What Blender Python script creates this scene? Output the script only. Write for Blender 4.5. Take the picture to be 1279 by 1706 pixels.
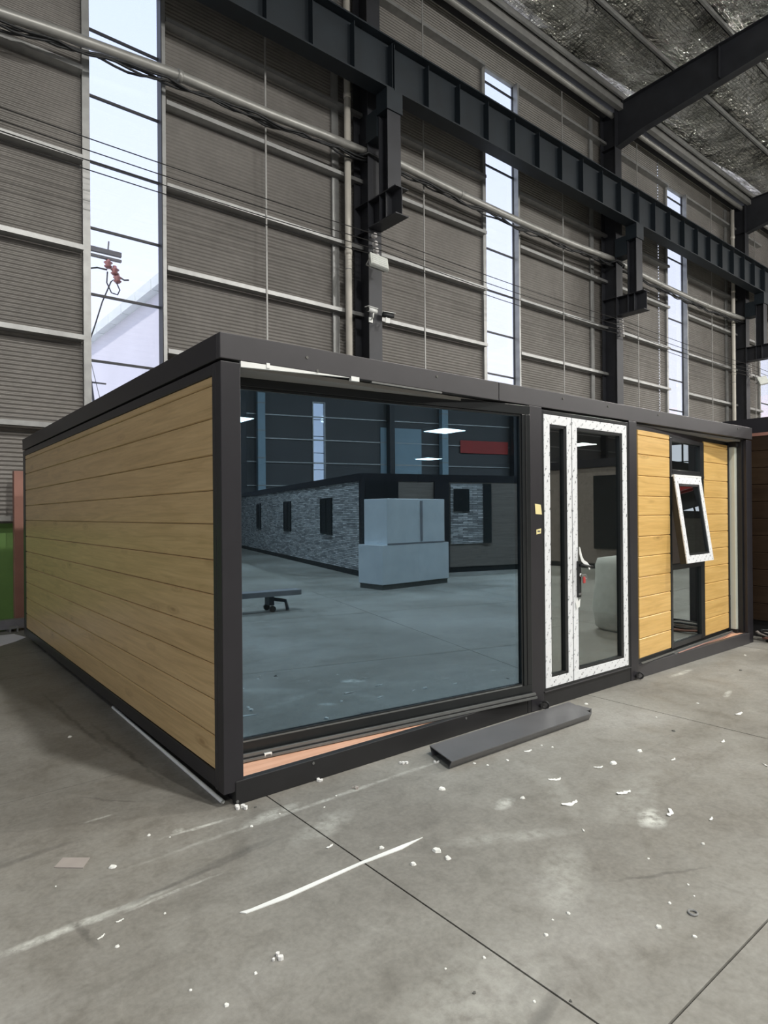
import bpy, bmesh, math, random
from mathutils import Matrix, Vector
random.seed(7)
for o in list(bpy.data.objects): bpy.data.objects.remove(o, do_unlink=True)
SC = bpy.context.scene
COL = SC.collection
R = math.radians

# ------------------------------------------------------------------ camera
FPX = 1057.96
DL = R(0.934)                      # the cabin stands turned by this much against the hall
YAW = R(51.5537) - DL; PITCH = R(.1254); ROLL = R(-.4922); CZ = 1.54
Fv = Vector((math.cos(YAW)*math.cos(PITCH), math.sin(YAW)*math.cos(PITCH), math.sin(PITCH)))
Rv = Vector((math.sin(YAW), -math.cos(YAW), 0)); Uv = Rv.cross(Fv)
Rv, Uv = Rv*math.cos(ROLL)+Uv*math.sin(ROLL), Uv*math.cos(ROLL)-Rv*math.sin(ROLL)
cam = bpy.data.cameras.new('camera'); co = bpy.data.objects.new('camera', cam); COL.objects.link(co)
cam.sensor_fit = 'HORIZONTAL'; cam.sensor_width = 36; cam.lens = FPX*36/1279
cam.clip_start = .05; cam.clip_end = 500
M = Matrix((Rv, Uv, -Fv)).transposed().to_4x4(); M.translation = (0, 0, CZ)
co.matrix_world = M
SC.camera = co
def floor_at(px, py, Z=0.):       # a pixel of the photograph -> the point where its ray meets height Z
    d = Fv + Rv*((px-639.5)/FPX) - Uv*((py-853)/FPX)
    t = (Z-CZ)/d.z
    return Vector((0, 0, CZ)) + d*t

# ------------------------------------------------------------------ sky, sun, exposure
W = bpy.data.worlds.new('world'); SC.world = W; W.use_nodes = True
nt = W.node_tree; nt.nodes.clear()
wo = nt.nodes.new('ShaderNodeOutputWorld'); bg = nt.nodes.new('ShaderNodeBackground')
tc = nt.nodes.new('ShaderNodeTexCoord'); sp = nt.nodes.new('ShaderNodeSeparateXYZ'); rp = nt.nodes.new('ShaderNodeValToRGB')
rp.color_ramp.elements[0].position = 0.0; rp.color_ramp.elements[0].color = (.93, .92, 1.0, 1)
rp.color_ramp.elements[1].position = .75; rp.color_ramp.elements[1].color = (.62, .74, 1.0, 1)
nt.links.new(tc.outputs['Generated'], sp.inputs[0]); nt.links.new(sp.outputs['Z'], rp.inputs[0])
nt.links.new(rp.outputs[0], bg.inputs[0]); bg.inputs[1].default_value = 1.4
nt.links.new(bg.outputs[0], wo.inputs[0])
sun = bpy.data.lights.new('sun', 'SUN'); sun.energy = 2.2; sun.angle = R(2); sun.color = (1, .95, .88)
so = bpy.data.objects.new('sun', sun); COL.objects.link(so)
so.rotation_euler = Vector((.55, .62, -.95)).to_track_quat('-Z', 'Y').to_euler()
SC.view_settings.view_transform = 'Standard'; SC.view_settings.look = 'None'
SC.view_settings.gamma = 1; SC.view_settings.use_curve_mapping = False
SC.view_settings.exposure = 0.0
FILL_DOWN, FILL_GLOW = 760, 650      # each added bay lamp: fill light downwards, fill glow all round

# ------------------------------------------------------------------ materials
MATS = {}
def newmat(name):
    m = bpy.data.materials.new(name); m.use_nodes = True; MATS[name] = m
    n = m.node_tree; b = n.nodes['Principled BSDF']
    return m, n, b
def nd(n, t, **k):
    x = n.nodes.new(t)
    for a, v in k.items(): setattr(x, a, v)
    return x
def ramp(n, src, stops):
    r = nd(n, 'ShaderNodeValToRGB'); cr = r.color_ramp
    while len(cr.elements) < len(stops): cr.elements.new(.5)
    for e, (p, c) in zip(cr.elements, stops):
        e.position = p; e.color = (*c, 1) if len(c) == 3 else c
    n.links.new(src, r.inputs[0]); return r
def noise(n, vec, scale, detail=4, rough=.55, dist=0):
    x = nd(n, 'ShaderNodeTexNoise'); x.inputs['Scale'].default_value = scale; x.inputs['Detail'].default_value = detail
    x.inputs['Roughness'].default_value = rough; x.inputs['Distortion'].default_value = dist
    if vec is not None: n.links.new(vec, x.inputs['Vector'])
    return x
def mapping(n, src, scale=(1, 1, 1), rot=(0, 0, 0), loc=(0, 0, 0)):
    x = nd(n, 'ShaderNodeMapping'); x.inputs['Scale'].default_value = scale; x.inputs['Rotation'].default_value = rot; x.inputs['Location'].default_value = loc
    n.links.new(src, x.inputs['Vector']); return x
def mixc(n, fac, a, b, mode='MIX'):
    x = nd(n, 'ShaderNodeMix', data_type='RGBA', blend_type=mode)
    for s, v in ((0, fac), (6, a), (7, b)):
        if hasattr(v, 'links') or isinstance(v, bpy.types.NodeSocket): n.links.new(v, x.inputs[s])
        elif s == 0: x.inputs[0].default_value = v
        else: x.inputs[s].default_value = (*v, 1)
    return x.outputs[2]
def math_(n, op, a, b=None):
    x = nd(n, 'ShaderNodeMath', operation=op)
    for i, v in enumerate((a, b)):
        if v is None: continue
        if isinstance(v, bpy.types.NodeSocket): n.links.new(v, x.inputs[i])
        else: x.inputs[i].default_value = v
    return x.outputs[0]
def bump(n, b, h, strength=.2, dist=.01):
    x = nd(n, 'ShaderNodeBump'); x.inputs['Strength'].default_value = strength; x.inputs['Distance'].default_value = dist
    n.links.new(h, x.inputs['Height']); n.links.new(x.outputs[0], b.inputs['Normal'])
def simple(name, c, rough=.5, metal=0., var=.12, scale=6., bmp=0., spec=.5):
    m, n, b = newmat(name)
    t = nd(n, 'ShaderNodeTexCoord'); no = noise(n, t.outputs['Object'], scale)
    lo = tuple(x*(1-var) for x in c); hi = tuple(min(1, x*(1+var)) for x in c)
    r = ramp(n, no.outputs['Fac'], [(.3, lo), (.7, hi)])
    n.links.new(r.outputs[0], b.inputs['Base Color'])
    b.inputs['Roughness'].default_value = rough; b.inputs['Metallic'].default_value = metal; b.inputs['Specular IOR Level'].default_value = spec
    if bmp: bump(n, b, no.outputs['Fac'], bmp)
    return m

def concrete():
    m, n, b = newmat('concrete')
    g = nd(n, 'ShaderNodeNewGeometry'); P = g.outputs['Position']
    n1 = noise(n, P, .55, 6, .6, .3); n2 = noise(n, P, 3.1, 6, .65, .4); n3 = noise(n, P, 45, 3, .6)
    st = mapping(n, P, (.35, 2.2, 1), (0, 0, .12)); n4 = noise(n, st.outputs[0], 1.6, 5, .6, .5)
    c = ramp(n, n1.outputs['Fac'], [(.30, (.178, .170, .150)), (.50, (.245, .240, .216)), (.68, (.315, .312, .290))])
    c2 = ramp(n, n2.outputs['Fac'], [(.25, (.66, .64, .61)), (.45, (.96, .95, .94)), (.6, (1, 1, 1)), (.78, (1.22, 1.22, 1.22))])
    col = mixc(n, .85, c.outputs[0], c2.outputs[0], 'MULTIPLY')
    c4 = ramp(n, n4.outputs['Fac'], [(.22, (.62, .61, .59)), (.40, (1, 1, 1)), (.64, (1, 1, 1)), (.80, (1.3, 1.3, 1.3))])
    col = mixc(n, .7, col, c4.outputs[0], 'MULTIPLY')
    n5 = noise(n, P, 9, 5, .7, 1.0)
    c5 = ramp(n, n5.outputs['Fac'], [(.28, (.80, .79, .78)), (.5, (1, 1, 1)), (.74, (1.14, 1.14, 1.14))])
    col = mixc(n, .8, col, c5.outputs[0], 'MULTIPLY')
    c3 = ramp(n, n3.outputs['Fac'], [(.3, (.86, .86, .86)), (.7, (1.1, 1.1, 1.1))])
    col = mixc(n, .8, col, c3.outputs[0], 'MULTIPLY')
    # dried chalk and plaster smears: (x, y, half length, half width, turn, strength)
    wob = nd(n, 'ShaderNodeVectorMath', operation='MULTIPLY_ADD'); wn = noise(n, P, 6, 4, .7); wn2 = noise(n, P, 4, 2)
    n.links.new(wn.outputs['Color'], wob.inputs[0]); wob.inputs[1].default_value = (.10, .05, 0); n.links.new(P, wob.inputs[2])
    sh = nd(n, 'ShaderNodeVectorMath', operation='SUBTRACT'); n.links.new(wob.outputs[0], sh.inputs[0]); sh.inputs[1].default_value = (.05, .025, 0)
    sx = nd(n, 'ShaderNodeSeparateXYZ'); n.links.new(sh.outputs[0], sx.inputs[0])
    sm = noise(n, P, 14, 4, .7)
    tot = None
    SM = [(.60, 2.59, .42, .030, 0, .75), (.95, 2.56, .25, .012, 0, .5), (1.27, 3.01, .20, .016, -.05, .8), (1.18, 3.04, .03, .03, 0, .6),
          (.92, 3.43, .07, .014, .05, .7), (1.62, 2.90, .20, .05, .1, .45), (2.28, 1.60, .35, .12, .5, .25), (2.38, 1.95, .4, .06, -.5, .25),
          (3.05, 1.62, .13, .08, .4, .85), (3.2, 1.80, .5, .16, .2, .18), (2.95, 2.1, .4, .1, 1.0, .16), (1.75, 2.62, .25, .1, .3, .3), (1.95, 2.85, 1.2, .02, -.016, .4),
          (1.45, 1.35, .5, .25, .2, .22), (1.55, 1.0, .35, .2, .1, .20), (2.62, 2.20, .10, .05, .3, .6), (6.0, 2.88, .25, .035, 0, .6), (5.6, 2.3, .14, .03, .2, .6)]
    for (x, y, a, w_, t, s) in SM:
        dx = math_(n, 'SUBTRACT', sx.outputs[0], x); dy = math_(n, 'SUBTRACT', sx.outputs[1], y)
        ct, s_ = math.cos(t), math.sin(t)
        u = math_(n, 'ADD', math_(n, 'MULTIPLY', dx, ct/a), math_(n, 'MULTIPLY', dy, s_/a))
        v = math_(n, 'ADD', math_(n, 'MULTIPLY', dx, -s_/w_), math_(n, 'MULTIPLY', dy, ct/w_))
        d = math_(n, 'ADD', math_(n, 'POWER', math_(n, 'ABSOLUTE', u), 2), math_(n, 'POWER', math_(n, 'ABSOLUTE', v), 2))
        e = math_(n, 'MULTIPLY', math_(n, 'MAXIMUM', math_(n, 'SUBTRACT', 1, d), 0), s)
        tot = e if tot is None else math_(n, 'MAXIMUM', tot, e)
    f = math_(n, 'MULTIPLY', tot, ramp(n, sm.outputs['Fac'], [(.36, (.05, .05, .05)), (.60, (1, 1, 1))]).outputs[0])
    col = mixc(n, f, col, (.66, .68, .63))
    # dark scuffs and oil marks
    DK = [(1.02, 3.62, .22, .012, 2.3), (.52, 3.25, .3, .03, .1), (.35, 3.2, .25, .05, .6), (1.10, 2.62, .5, .018, .08), (.62, 2.52, .02, .15, .2), (1.3, 2.66, .25, .03, .1),
          (1.32, 4.3, .02, .9, .02), (1.22, 5.2, .02, 1.2, .02), (2.6, 1.35, .25, .012, -.5), (1.6, 1.2, .2, .03, .3)]
    tot = None
    for (x, y, a, w_, t) in DK:
        dx = math_(n, 'SUBTRACT', sx.outputs[0], x); dy = math_(n, 'SUBTRACT', sx.outputs[1], y)
        ct, s_ = math.cos(t), math.sin(t)
        u = math_(n, 'ADD', math_(n, 'MULTIPLY', dx, ct/a), math_(n, 'MULTIPLY', dy, s_/a))
        v = math_(n, 'ADD', math_(n, 'MULTIPLY', dx, -s_/w_), math_(n, 'MULTIPLY', dy, ct/w_))
        d = math_(n, 'ADD', math_(n, 'POWER', math_(n, 'ABSOLUTE', u), 2), math_(n, 'POWER', math_(n, 'ABSOLUTE', v), 2))
        e = math_(n, 'MAXIMUM', math_(n, 'SUBTRACT', 1, d), 0)
        tot = e if tot is None else math_(n, 'MAXIMUM', tot, e)
    f2 = math_(n, 'MULTIPLY', tot, math_(n, 'MULTIPLY', sm.outputs['Fac'], .9))
    col = mixc(n, f2, col, (.07, .068, .062))
    n.links.new(col, b.inputs['Base Color'])
    rr = ramp(n, n2.outputs['Fac'], [(.3, (.50, .50, .50)), (.7, (.68, .68, .68))]); n.links.new(rr.outputs[0], b.inputs['Roughness'])
    b.inputs['Specular IOR Level'].default_value = .35
    bump(n, b, math_(n, 'ADD', n3.outputs['Fac'], math_(n, 'MULTIPLY', n2.outputs['Fac'], 2)), .18, .004)
concrete()

def wood(name, axis, lo, mid, hi, knot=(.20, .10, .03)):
    m, n, b = newmat(name)
    t = nd(n, 'ShaderNodeTexCoord'); oi = nd(n, 'ShaderNodeObjectInfo')
    off = nd(n, 'ShaderNodeVectorMath', operation='MULTIPLY_ADD')
    cmb = nd(n, 'ShaderNodeCombineXYZ')
    for i in range(3): n.links.new(oi.outputs['Random'], cmb.inputs[i])
    n.links.new(cmb.outputs[0], off.inputs[0]); off.inputs[1].default_value = (37, 53, 71); n.links.new(t.outputs['Object'], off.inputs[2])
    sc = [14, 14, 14]; sc[axis] = .9
    mp = mapping(n, off.outputs[0], tuple(sc)); w1 = noise(n, mp.outputs[0], 1.3, 6, .6, 1.3)
    sc2 = [70, 70, 70]; sc2[axis] = 2
    mp2 = mapping(n, off.outputs[0], tuple(sc2)); w2 = noise(n, mp2.outputs[0], 1, 3, .6)
    c = ramp(n, w1.outputs['Fac'], [(.28, lo), (.5, mid), (.75, hi)])
    c2 = ramp(n, w2.outputs['Fac'], [(.3, (.86, .84, .80)), (.7, (1.06, 1.06, 1.06))])
    col = mixc(n, .7, c.outputs[0], c2.outputs[0], 'MULTIPLY')
    sk = [7, 7, 7]; sk[axis] = 1.9
    mk = mapping(n, off.outputs[0], tuple(sk)); vo = nd(n, 'ShaderNodeTexVoronoi'); vo.inputs['Scale'].default_value = 1; vo.inputs['Randomness'].default_value = 1
    n.links.new(mk.outputs[0], vo.inputs['Vector'])
    kk = ramp(n, vo.outputs['Distance'], [(.05, (1, 1, 1)), (.11, (.25, .25, .25)), (.16, (.45, .45, .45)), (.24, (0, 0, 0))])
    sep = nd(n, 'ShaderNodeSeparateColor'); n.links.new(vo.outputs['Color'], sep.inputs[0])
    gate = math_(n, 'GREATER_THAN', sep.outputs[0], .52)
    col = mixc(n, math_(n, 'MULTIPLY', math_(n, 'MULTIPLY', kk.outputs[0], gate), .55), col, knot)
    n.links.new(col, b.inputs['Base Color']); b.inputs['Roughness'].default_value = .34; b.inputs['Specular IOR Level'].default_value = .5
    bump(n, b, w2.outputs['Fac'], .06, .003)
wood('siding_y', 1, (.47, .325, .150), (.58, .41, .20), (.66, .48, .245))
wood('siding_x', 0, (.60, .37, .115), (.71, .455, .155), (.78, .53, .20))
wood('brown_siding', 1, (.022, .014, .009), (.032, .020, .013), (.045, .029, .019), (.02, .012, .008))
wood('brown_siding_x', 0, (.16, .135, .12), (.22, .19, .17), (.28, .245, .225), (.03, .03, .03))
wood('plywood', 0, (.55, .30, .20), (.66, .38, .26), (.74, .46, .33))

simple('black_frame', (.019, .018, .022), .38, 0, .10, 3, .03)
simple('black_base', (.011, .011, .012), .55, 0, .2, 5, .05)
simple('black_alu', (.012, .014, .015), .30, 0, .12, 8)
simple('track_grey', (.16, .165, .16), .4, .3, .1, 10)
simple('charcoal_sheet', (.052, .050, .054), .42, .15, .08, 4, .03)
simple('channel_sheet', (.13, .13, .135), .32, .2, .08, 4, .03)
simple('steel_paint', (.030, .032, .039), .5, 0, .18, 2.5, .04)
simple('crane_paint', (.012, .019, .026), .55, 0, .2, 2, .04)
simple('galvanised', (.36, .365, .36), .42, .45, .14, 5)
simple('rod_paint', (.34, .34, .33), .5, .2, .1, 5)
simple('pipe_paint', (.40, .40, .38), .40, .35, .12, 4)
simple('white_pvc', (.70, .67, .60), .45, 0, .08, 3)
simple('cable_black', (.018, .02, .022), .5, 0, .2, 9)
simple('wire', (.02, .02, .02), .5, 0, .1, 9)
simple('porcelain', (.75, .73, .72), .3, 0, .05, 9)
simple('lamp_white', (.72, .75, .70), .45, 0, .05, 9)
simple('white_panel', (.60, .63, .56), .45, 0, .05, 4)
simple('white_plastic', (.80, .82, .80), .4, 0, .05, 6)
simple('paper', (.78, .79, .75), .75, 0, .08, 20)
simple('dark_chip', (.10, .10, .09), .7, 0, .3, 20)
simple('card', (.34, .31, .285), .8, 0, .06, 8)
simple('sticky_paper', (.80, .70, .34), .7, 0, .04, 10)
simple('green_paint', (.16, .30, .085), .5, 0, .12, 2.5, .03)
simple('red_post_paint', (.32, .16, .125), .5, 0, .12, 3)
simple('red_paint', (.45, .035, .03), .5, 0, .1, 2)
simple('grey_steel', (.33, .33, .36), .4, .5, .15, 5)
simple('patch_white', (.82, .80, .86), .5, 0, .05, 3)
simple('joint_dark', (.05, .05, .045), .9, 0, .2, 8)
simple('yard', (.5, .5, .48), .9, 0, .1, .5)
simple('neighbour_wall', (.80, .78, .84), .8, 0, .04, .4)
simple('neighbour_roof', (.86, .90, .88), .6, 0, .04, 1)
simple('pole_wood', (.22, .21, .21), .8, 0, .15, 3)
simple('insulator_red', (.42, .17, .17), .35, 0, .1, 5)
simple('wrap_film', (.72, .78, .82), .22, 0, .08, 3, .10)
simple('dark_opening', (.012, .013, .015), .3, 0, .2, 4)
simple('interior_white', (.34, .33, .31), .6, 0, .05, 3)
simple('key_red', (.45, .05, .05), .4, 0, .05, 9)
simple('chrome', (.6, .6, .6), .2, .9, .05, 9)
simple('sack', (.62, .64, .60), .65, 0, .08, 12, .25)
simple('blue_shutter', (.30, .42, .50), .5, 0, .05, 1)
simple('end_wall', (.085, .085, .09), .6, 0, .1, .6)
simple('foam', (.80, .80, .78), .7, 0, .06, 30, .2)

def cladding():
    m, n, b = newmat('cladding')
    g = nd(n, 'ShaderNodeNewGeometry'); n1 = noise(n, g.outputs['Position'], .8, 4); n2 = noise(n, g.outputs['Position'], 9, 4)
    c = ramp(n, n1.outputs['Fac'], [(.3, (.165, .156, .143)), (.7, (.225, .213, .197))])
    c2 = ramp(n, n2.outputs['Fac'], [(.3, (.9, .9, .9)), (.7, (1.05, 1.05, 1.05))])
    n.links.new(mixc(n, 1, c.outputs[0], c2.outputs[0], 'MULTIPLY'), b.inputs['Base Color'])
    b.inputs['Roughness'].default_value = .42; b.inputs['Metallic'].default_value = .15
cladding()

def foil():
    m, n, b = newmat('foil')
    g = nd(n, 'ShaderNodeNewGeometry'); P = g.outputs['Position']
    b.inputs['Metallic'].default_value = 1; b.inputs['Roughness'].default_value = .10
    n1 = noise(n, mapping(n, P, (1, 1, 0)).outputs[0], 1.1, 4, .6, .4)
    br = nd(n, 'ShaderNodeTexBrick'); br.inputs['Scale'].default_value = 1; br.offset = 0
    br.inputs['Brick Width'].default_value = .09; br.inputs['Row Height'].default_value = .09; br.inputs['Mortar Size'].default_value = .008
    br.inputs['Mortar Smooth'].default_value = 1
    mp = mapping(n, P, (1, 1, 0)); n.links.new(mp.outputs[0], br.inputs['Vector'])
    br.inputs['Color1'].default_value = (1, 1, 1, 1); br.inputs['Color2'].default_value = (.95, .95, .95, 1); br.inputs['Mortar'].default_value = (.35, .35, .33, 1)
    c = ramp(n, n1.outputs['Fac'], [(.3, (.38, .39, .35)), (.7, (.92, .92, .88))])  # brighter patches in the base colour stand in for reflected highlights
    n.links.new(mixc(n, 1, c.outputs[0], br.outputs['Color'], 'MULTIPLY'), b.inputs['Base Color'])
    n2 = noise(n, mapping(n, P, (.7, 3.0, 0)).outputs[0], 2.2, 5, .65, .8)
    h = math_(n, 'ADD', math_(n, 'MULTIPLY', br.outputs['Fac'], -.12), math_(n, 'ADD', math_(n, 'MULTIPLY', n2.outputs['Fac'], 1.0), math_(n, 'MULTIPLY', n1.outputs['Fac'], 4.5)))
    bump(n, b, h, 1.0, .16)
foil()

def glass(name, refl, tint, fac, rough=0.):
    m = bpy.data.materials.new(name); m.use_nodes = True; MATS[name] = m
    n = m.node_tree; n.nodes.clear()
    out = nd(n, 'ShaderNodeOutputMaterial'); mx = nd(n, 'ShaderNodeMixShader'); gl = nd(n, 'ShaderNodeBsdfGlossy'); tr = nd(n, 'ShaderNodeBsdfTransparent')
    gl.inputs['Roughness'].default_value = rough; gl.inputs['Color'].default_value = (*refl, 1); tr.inputs['Color'].default_value = (*tint, 1)
    fr = nd(n, 'ShaderNodeFresnel'); ge = nd(n, 'ShaderNodeNewGeometry')      # thin pane: the same reflection from either side
    n.links.new(math_(n, 'SUBTRACT', 1.5, math_(n, 'MULTIPLY', ge.outputs['Backfacing'], 1.5-1/1.5)), fr.inputs['IOR'])
    f = math_(n, 'ADD', math_(n, 'MULTIPLY', fr.outputs[0], 1-fac), fac)
    n.links.new(f, mx.inputs[0]); n.links.new(tr.outputs[0], mx.inputs[1]); n.links.new(gl.outputs[0], mx.inputs[2]); n.links.new(mx.outputs[0], out.inputs[0])
glass('blue_glass', (.58, .78, .96), (.45, .58, .64), .34)
glass('grey_glass', (.80, .88, .88), (.45, .50, .50), .30)
glass('clear_glass', (1, 1, 1), (.97, .98, 1.0), .02)
glass('dark_glass', (.7, .8, .9), (.1, .12, .14), .15)

def emis(name, c, s):
    m = bpy.data.materials.new(name); m.use_nodes = True; MATS[name] = m
    n = m.node_tree; b = n.nodes['Principled BSDF']; b.inputs['Base Color'].default_value = (.8, .8, .8, 1)
    b.inputs['Emission Color'].default_value = (*c, 1); b.inputs['Emission Strength'].default_value = s
emis('led', (1, .98, .92), 22)
emis('led_fill', (1, .97, .92), 12)

def film(name, rot):
    m, n, b = newmat(name)
    t = nd(n, 'ShaderNodeTexCoord'); mp = mapping(n, t.outputs['Object'], (1, 1, 1), (math.pi/2, 0, 0))
    mp1 = mapping(n, mp.outputs[0], (1, 1, 1), (0, 0, rot)); mp2 = mapping(n, mp1.outputs[0], (1, .55, 1))
    br = nd(n, 'ShaderNodeTexBrick'); br.offset = .5; br.inputs['Scale'].default_value = 1
    br.inputs['Brick Width'].default_value = .062; br.inputs['Row Height'].default_value = .030; br.inputs['Mortar Size'].default_value = .0115
    br.inputs['Mortar Smooth'].default_value = .1
    for s, c in (('Color1', (.10, .11, .12, 1)), ('Color2', (.35, .37, .4, 1)), ('Mortar', (.80, .83, .85, 1))): br.inputs[s].default_value = c
    n.links.new(mp2.outputs[0], br.inputs['Vector'])
    no = noise(n, t.outputs['Object'], 60, 3); keep = ramp(n, no.outputs['Fac'], [(.40, (0, 0, 0)), (.52, (1, 1, 1))])
    n.links.new(mixc(n, keep.outputs[0], br.outputs['Color'], (.78, .80, .82)), b.inputs['Base Color'])
    b.inputs['Roughness'].default_value = .35
    bump(n, b, no.outputs['Fac'], .1, .002)
film('film_vert', R(68)); film('film_horiz', R(32))

def stone():
    m, n, b = newmat('stone_cladding')
    g = nd(n, 'ShaderNodeNewGeometry'); s = nd(n, 'ShaderNodeSeparateXYZ'); n.links.new(g.outputs['Position'], s.inputs[0])
    c = nd(n, 'ShaderNodeCombineXYZ'); n.links.new(math_(n, 'ADD', s.outputs[0], s.outputs[1]), c.inputs[0]); n.links.new(s.outputs[2], c.inputs[1])
    br = nd(n, 'ShaderNodeTexBrick'); br.inputs['Scale'].default_value = 1; br.inputs['Brick Width'].default_value = .30; br.inputs['Row Height'].default_value = .045
    br.inputs['Mortar Size'].default_value = .006; br.inputs['Color1'].default_value = (.22, .22, .23, 1); br.inputs['Color2'].default_value = (.72, .73, .73, 1); br.inputs['Mortar'].default_value = (.06, .06, .06, 1)
    n.links.new(c.outputs[0], br.inputs['Vector'])
    no = noise(n, mapping(n, c.outputs[0], (5, 40, 1)).outputs[0], 1, 3)
    r = ramp(n, no.outputs['Fac'], [(.3, (.5, .5, .5)), (.7, (1.3, 1.3, 1.3))])
    n.links.new(mixc(n, 1, br.outputs['Color'], r.outputs[0], 'MULTIPLY'), b.inputs['Base Color']); b.inputs['Roughness'].default_value = .8
    bump(n, b, br.outputs['Color'], .5, .02)
stone()

# ------------------------------------------------------------------ mesh helpers
class MB:
    def __init__(s): s.v = []; s.f = []
    def box(s, x0, x1, y0, y1, z0, z1):
        i = len(s.v)
        s.v += [(x0, y0, z0), (x1, y0, z0), (x1, y1, z0), (x0, y1, z0), (x0, y0, z1), (x1, y0, z1), (x1, y1, z1), (x0, y1, z1)]
        s.f += [(i, i+3, i+2, i+1), (i+4, i+5, i+6, i+7), (i, i+1, i+5, i+4), (i+1, i+2, i+6, i+5), (i+2, i+3, i+7, i+6), (i+3, i, i+4, i+7)]
        return s
    def prism(s, pts, a0, a1, axis):          # pts 2-D outline extruded along axis (0,1,2)
        i = len(s.v); k = len(pts)
        for a in (a0, a1):
            for p in pts:
                q = list(p); q.insert(axis, a); s.v.append(tuple(q))
        s.f.append(tuple(i+j for j in range(k))[::-1]); s.f.append(tuple(i+k+j for j in range(k)))
        for j in range(k): s.f.append((i+j, i+(j+1) % k, i+k+(j+1) % k, i+k+j))
        return s
    def tube(s, pts, r, seg=10, cap=True, hole=0):
        pts = [Vector(p) for p in pts]; i0 = len(s.v); n = len(pts)
        rr = r if isinstance(r, (list, tuple)) else [r]*n
        ref = Vector((0, 0, 1))
        d0 = (pts[1]-pts[0]).normalized()
        if abs(d0.z) > .9: ref = Vector((0, 1, 0))
        for k, p in enumerate(pts):
            d = (pts[min(k+1, n-1)]-pts[max(k-1, 0)]).normalized()
            a = d.cross(ref).normalized(); b = a.cross(d)
            for j in range(seg):
                t = 2*math.pi*j/seg; s.v.append(tuple(p+a*math.cos(t)*rr[k]+b*math.sin(t)*rr[k]))
        for k in range(n-1):
            for j in range(seg):
                j2 = (j+1) % seg
                s.f.append((i0+k*seg+j, i0+k*seg+j2, i0+(k+1)*seg+j2, i0+(k+1)*seg+j))
        if cap:
            s.f.append(tuple(i0+j for j in range(seg))[::-1]); s.f.append(tuple(i0+(n-1)*seg+j for j in range(seg)))
        return s
    def torus(s, c, R_, r, normal=(0, 1, 0), seg=18, sg=8):
        n = Vector(normal).normalized(); a = n.orthogonal().normalized(); b = n.cross(a); i0 = len(s.v); c = Vector(c)
        for k in range(seg):
            t = 2*math.pi*k/seg; d = a*math.cos(t)+b*math.sin(t)
            for j in range(sg):
                u = 2*math.pi*j/sg; s.v.append(tuple(c+d*(R_+r*math.cos(u))+n*r*math.sin(u)))
        for k in range(seg):
            for j in range(sg):
                k2 = (k+1) % seg; j2 = (j+1) % sg
                s.f.append((i0+k*sg+j, i0+k2*sg+j, i0+k2*sg+j2, i0+k*sg+j2))
        return s
    def mesh(s, name, mat, smooth=False):
        me = bpy.data.meshes.new(name); me.from_pydata(s.v, [], s.f); me.update()
        bm = bmesh.new(); bm.from_mesh(me); bmesh.ops.recalc_face_normals(bm, faces=bm.faces); bm.to_mesh(me); bm.free()
        me.materials.append(MATS[mat])
        if smooth:
            for p in me.polygons: p.use_smooth = True
        return me
    def build(s, name, mat, parent=None, bevel=0, smooth=False, loc=None, rot=None):
        return link(name, s.mesh(name, mat, smooth), parent, bevel, loc, rot)
def link(name, me, parent=None, bevel=0, loc=None, rot=None):
    o = bpy.data.objects.new(name, me); COL.objects.link(o)
    if parent: o.parent = parent
    if loc: o.location = loc
    if rot: o.rotation_euler = rot
    if bevel:
        b = o.modifiers.new('bevel', 'BEVEL'); b.width = bevel; b.segments = 2; b.limit_method = 'ANGLE'
    return o
def B(*a): return MB().box(*a)
def tag(o, label=None, cat=None, group=None, kind=None):
    if label: o['label'] = label
    if cat: o['category'] = cat
    if group: o['group'] = group
    if kind: o['kind'] = kind
    return o
def empty(name, loc=(0, 0, 0), rz=0, label=None, cat=None, group=None, kind=None, parent=None):
    o = bpy.data.objects.new(name, None); COL.objects.link(o); o.location = loc; o.rotation_euler = (0, 0, rz); o.empty_display_size = .2
    if parent: o.parent = parent
    return tag(o, label, cat, group, kind)
def struct(o, label, cat): return tag(o, label, cat, kind='structure')
def plain(o):                       # a part carries no category
    return o

# ------------------------------------------------------------------ hall: sizes
D = 10.70; BAY = 9.33; COLX = [-1.19+BAY*i for i in range(0, 8)]       # wall plane, columns
XA, XB, YB = -12.0, 66.0, -30.0
GZ = [1.484+1.394*k for k in range(9)]
WTOP = 13.55
def roof_z(y): return 13.62+.04*(min(9.9, 9.9)-max(y, -9.65-(y+9.65) if y < -9.65 else y)) if y >= -9.65 else 13.62+.04*(9.9+19.3+y)

# floor -------------------------------------------------------------
SX = [-4.3+3*i for i in range(9)]; SY = [-5.06+3*i for i in range(6)]      # slab joints: x = 1.7, 4.7 ...; y = .94 ...
fl = MB()
fx0, fx1, fy0, fy1 = SX[0], SX[-1], SY[0], SY[-1]
fl.box(XA, XB, YB, fy0, -.06, 0); fl.box(XA, XB, fy1, D+.15, -.06, 0); fl.box(XA, fx0, fy0, fy1, -.06, 0); fl.box(fx1, XB, fy0, fy1, -.06, 0)
floor = fl.build('floor', 'concrete'); struct(floor, 'grey stained concrete slab floor of the factory hall', 'floor')
B(fx0, fx1, fy0, fy1, -.06, -.014).build('joint_bed', 'joint_dark', floor)
sm = B(.004, 2.996, .004, 2.996, -.012, 0).mesh('floor_slab', 'concrete')
for x in SX[:-1]:
    for y in SY[:-1]: link('floor_slab', sm, floor, 0, (x, y, 0))

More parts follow.
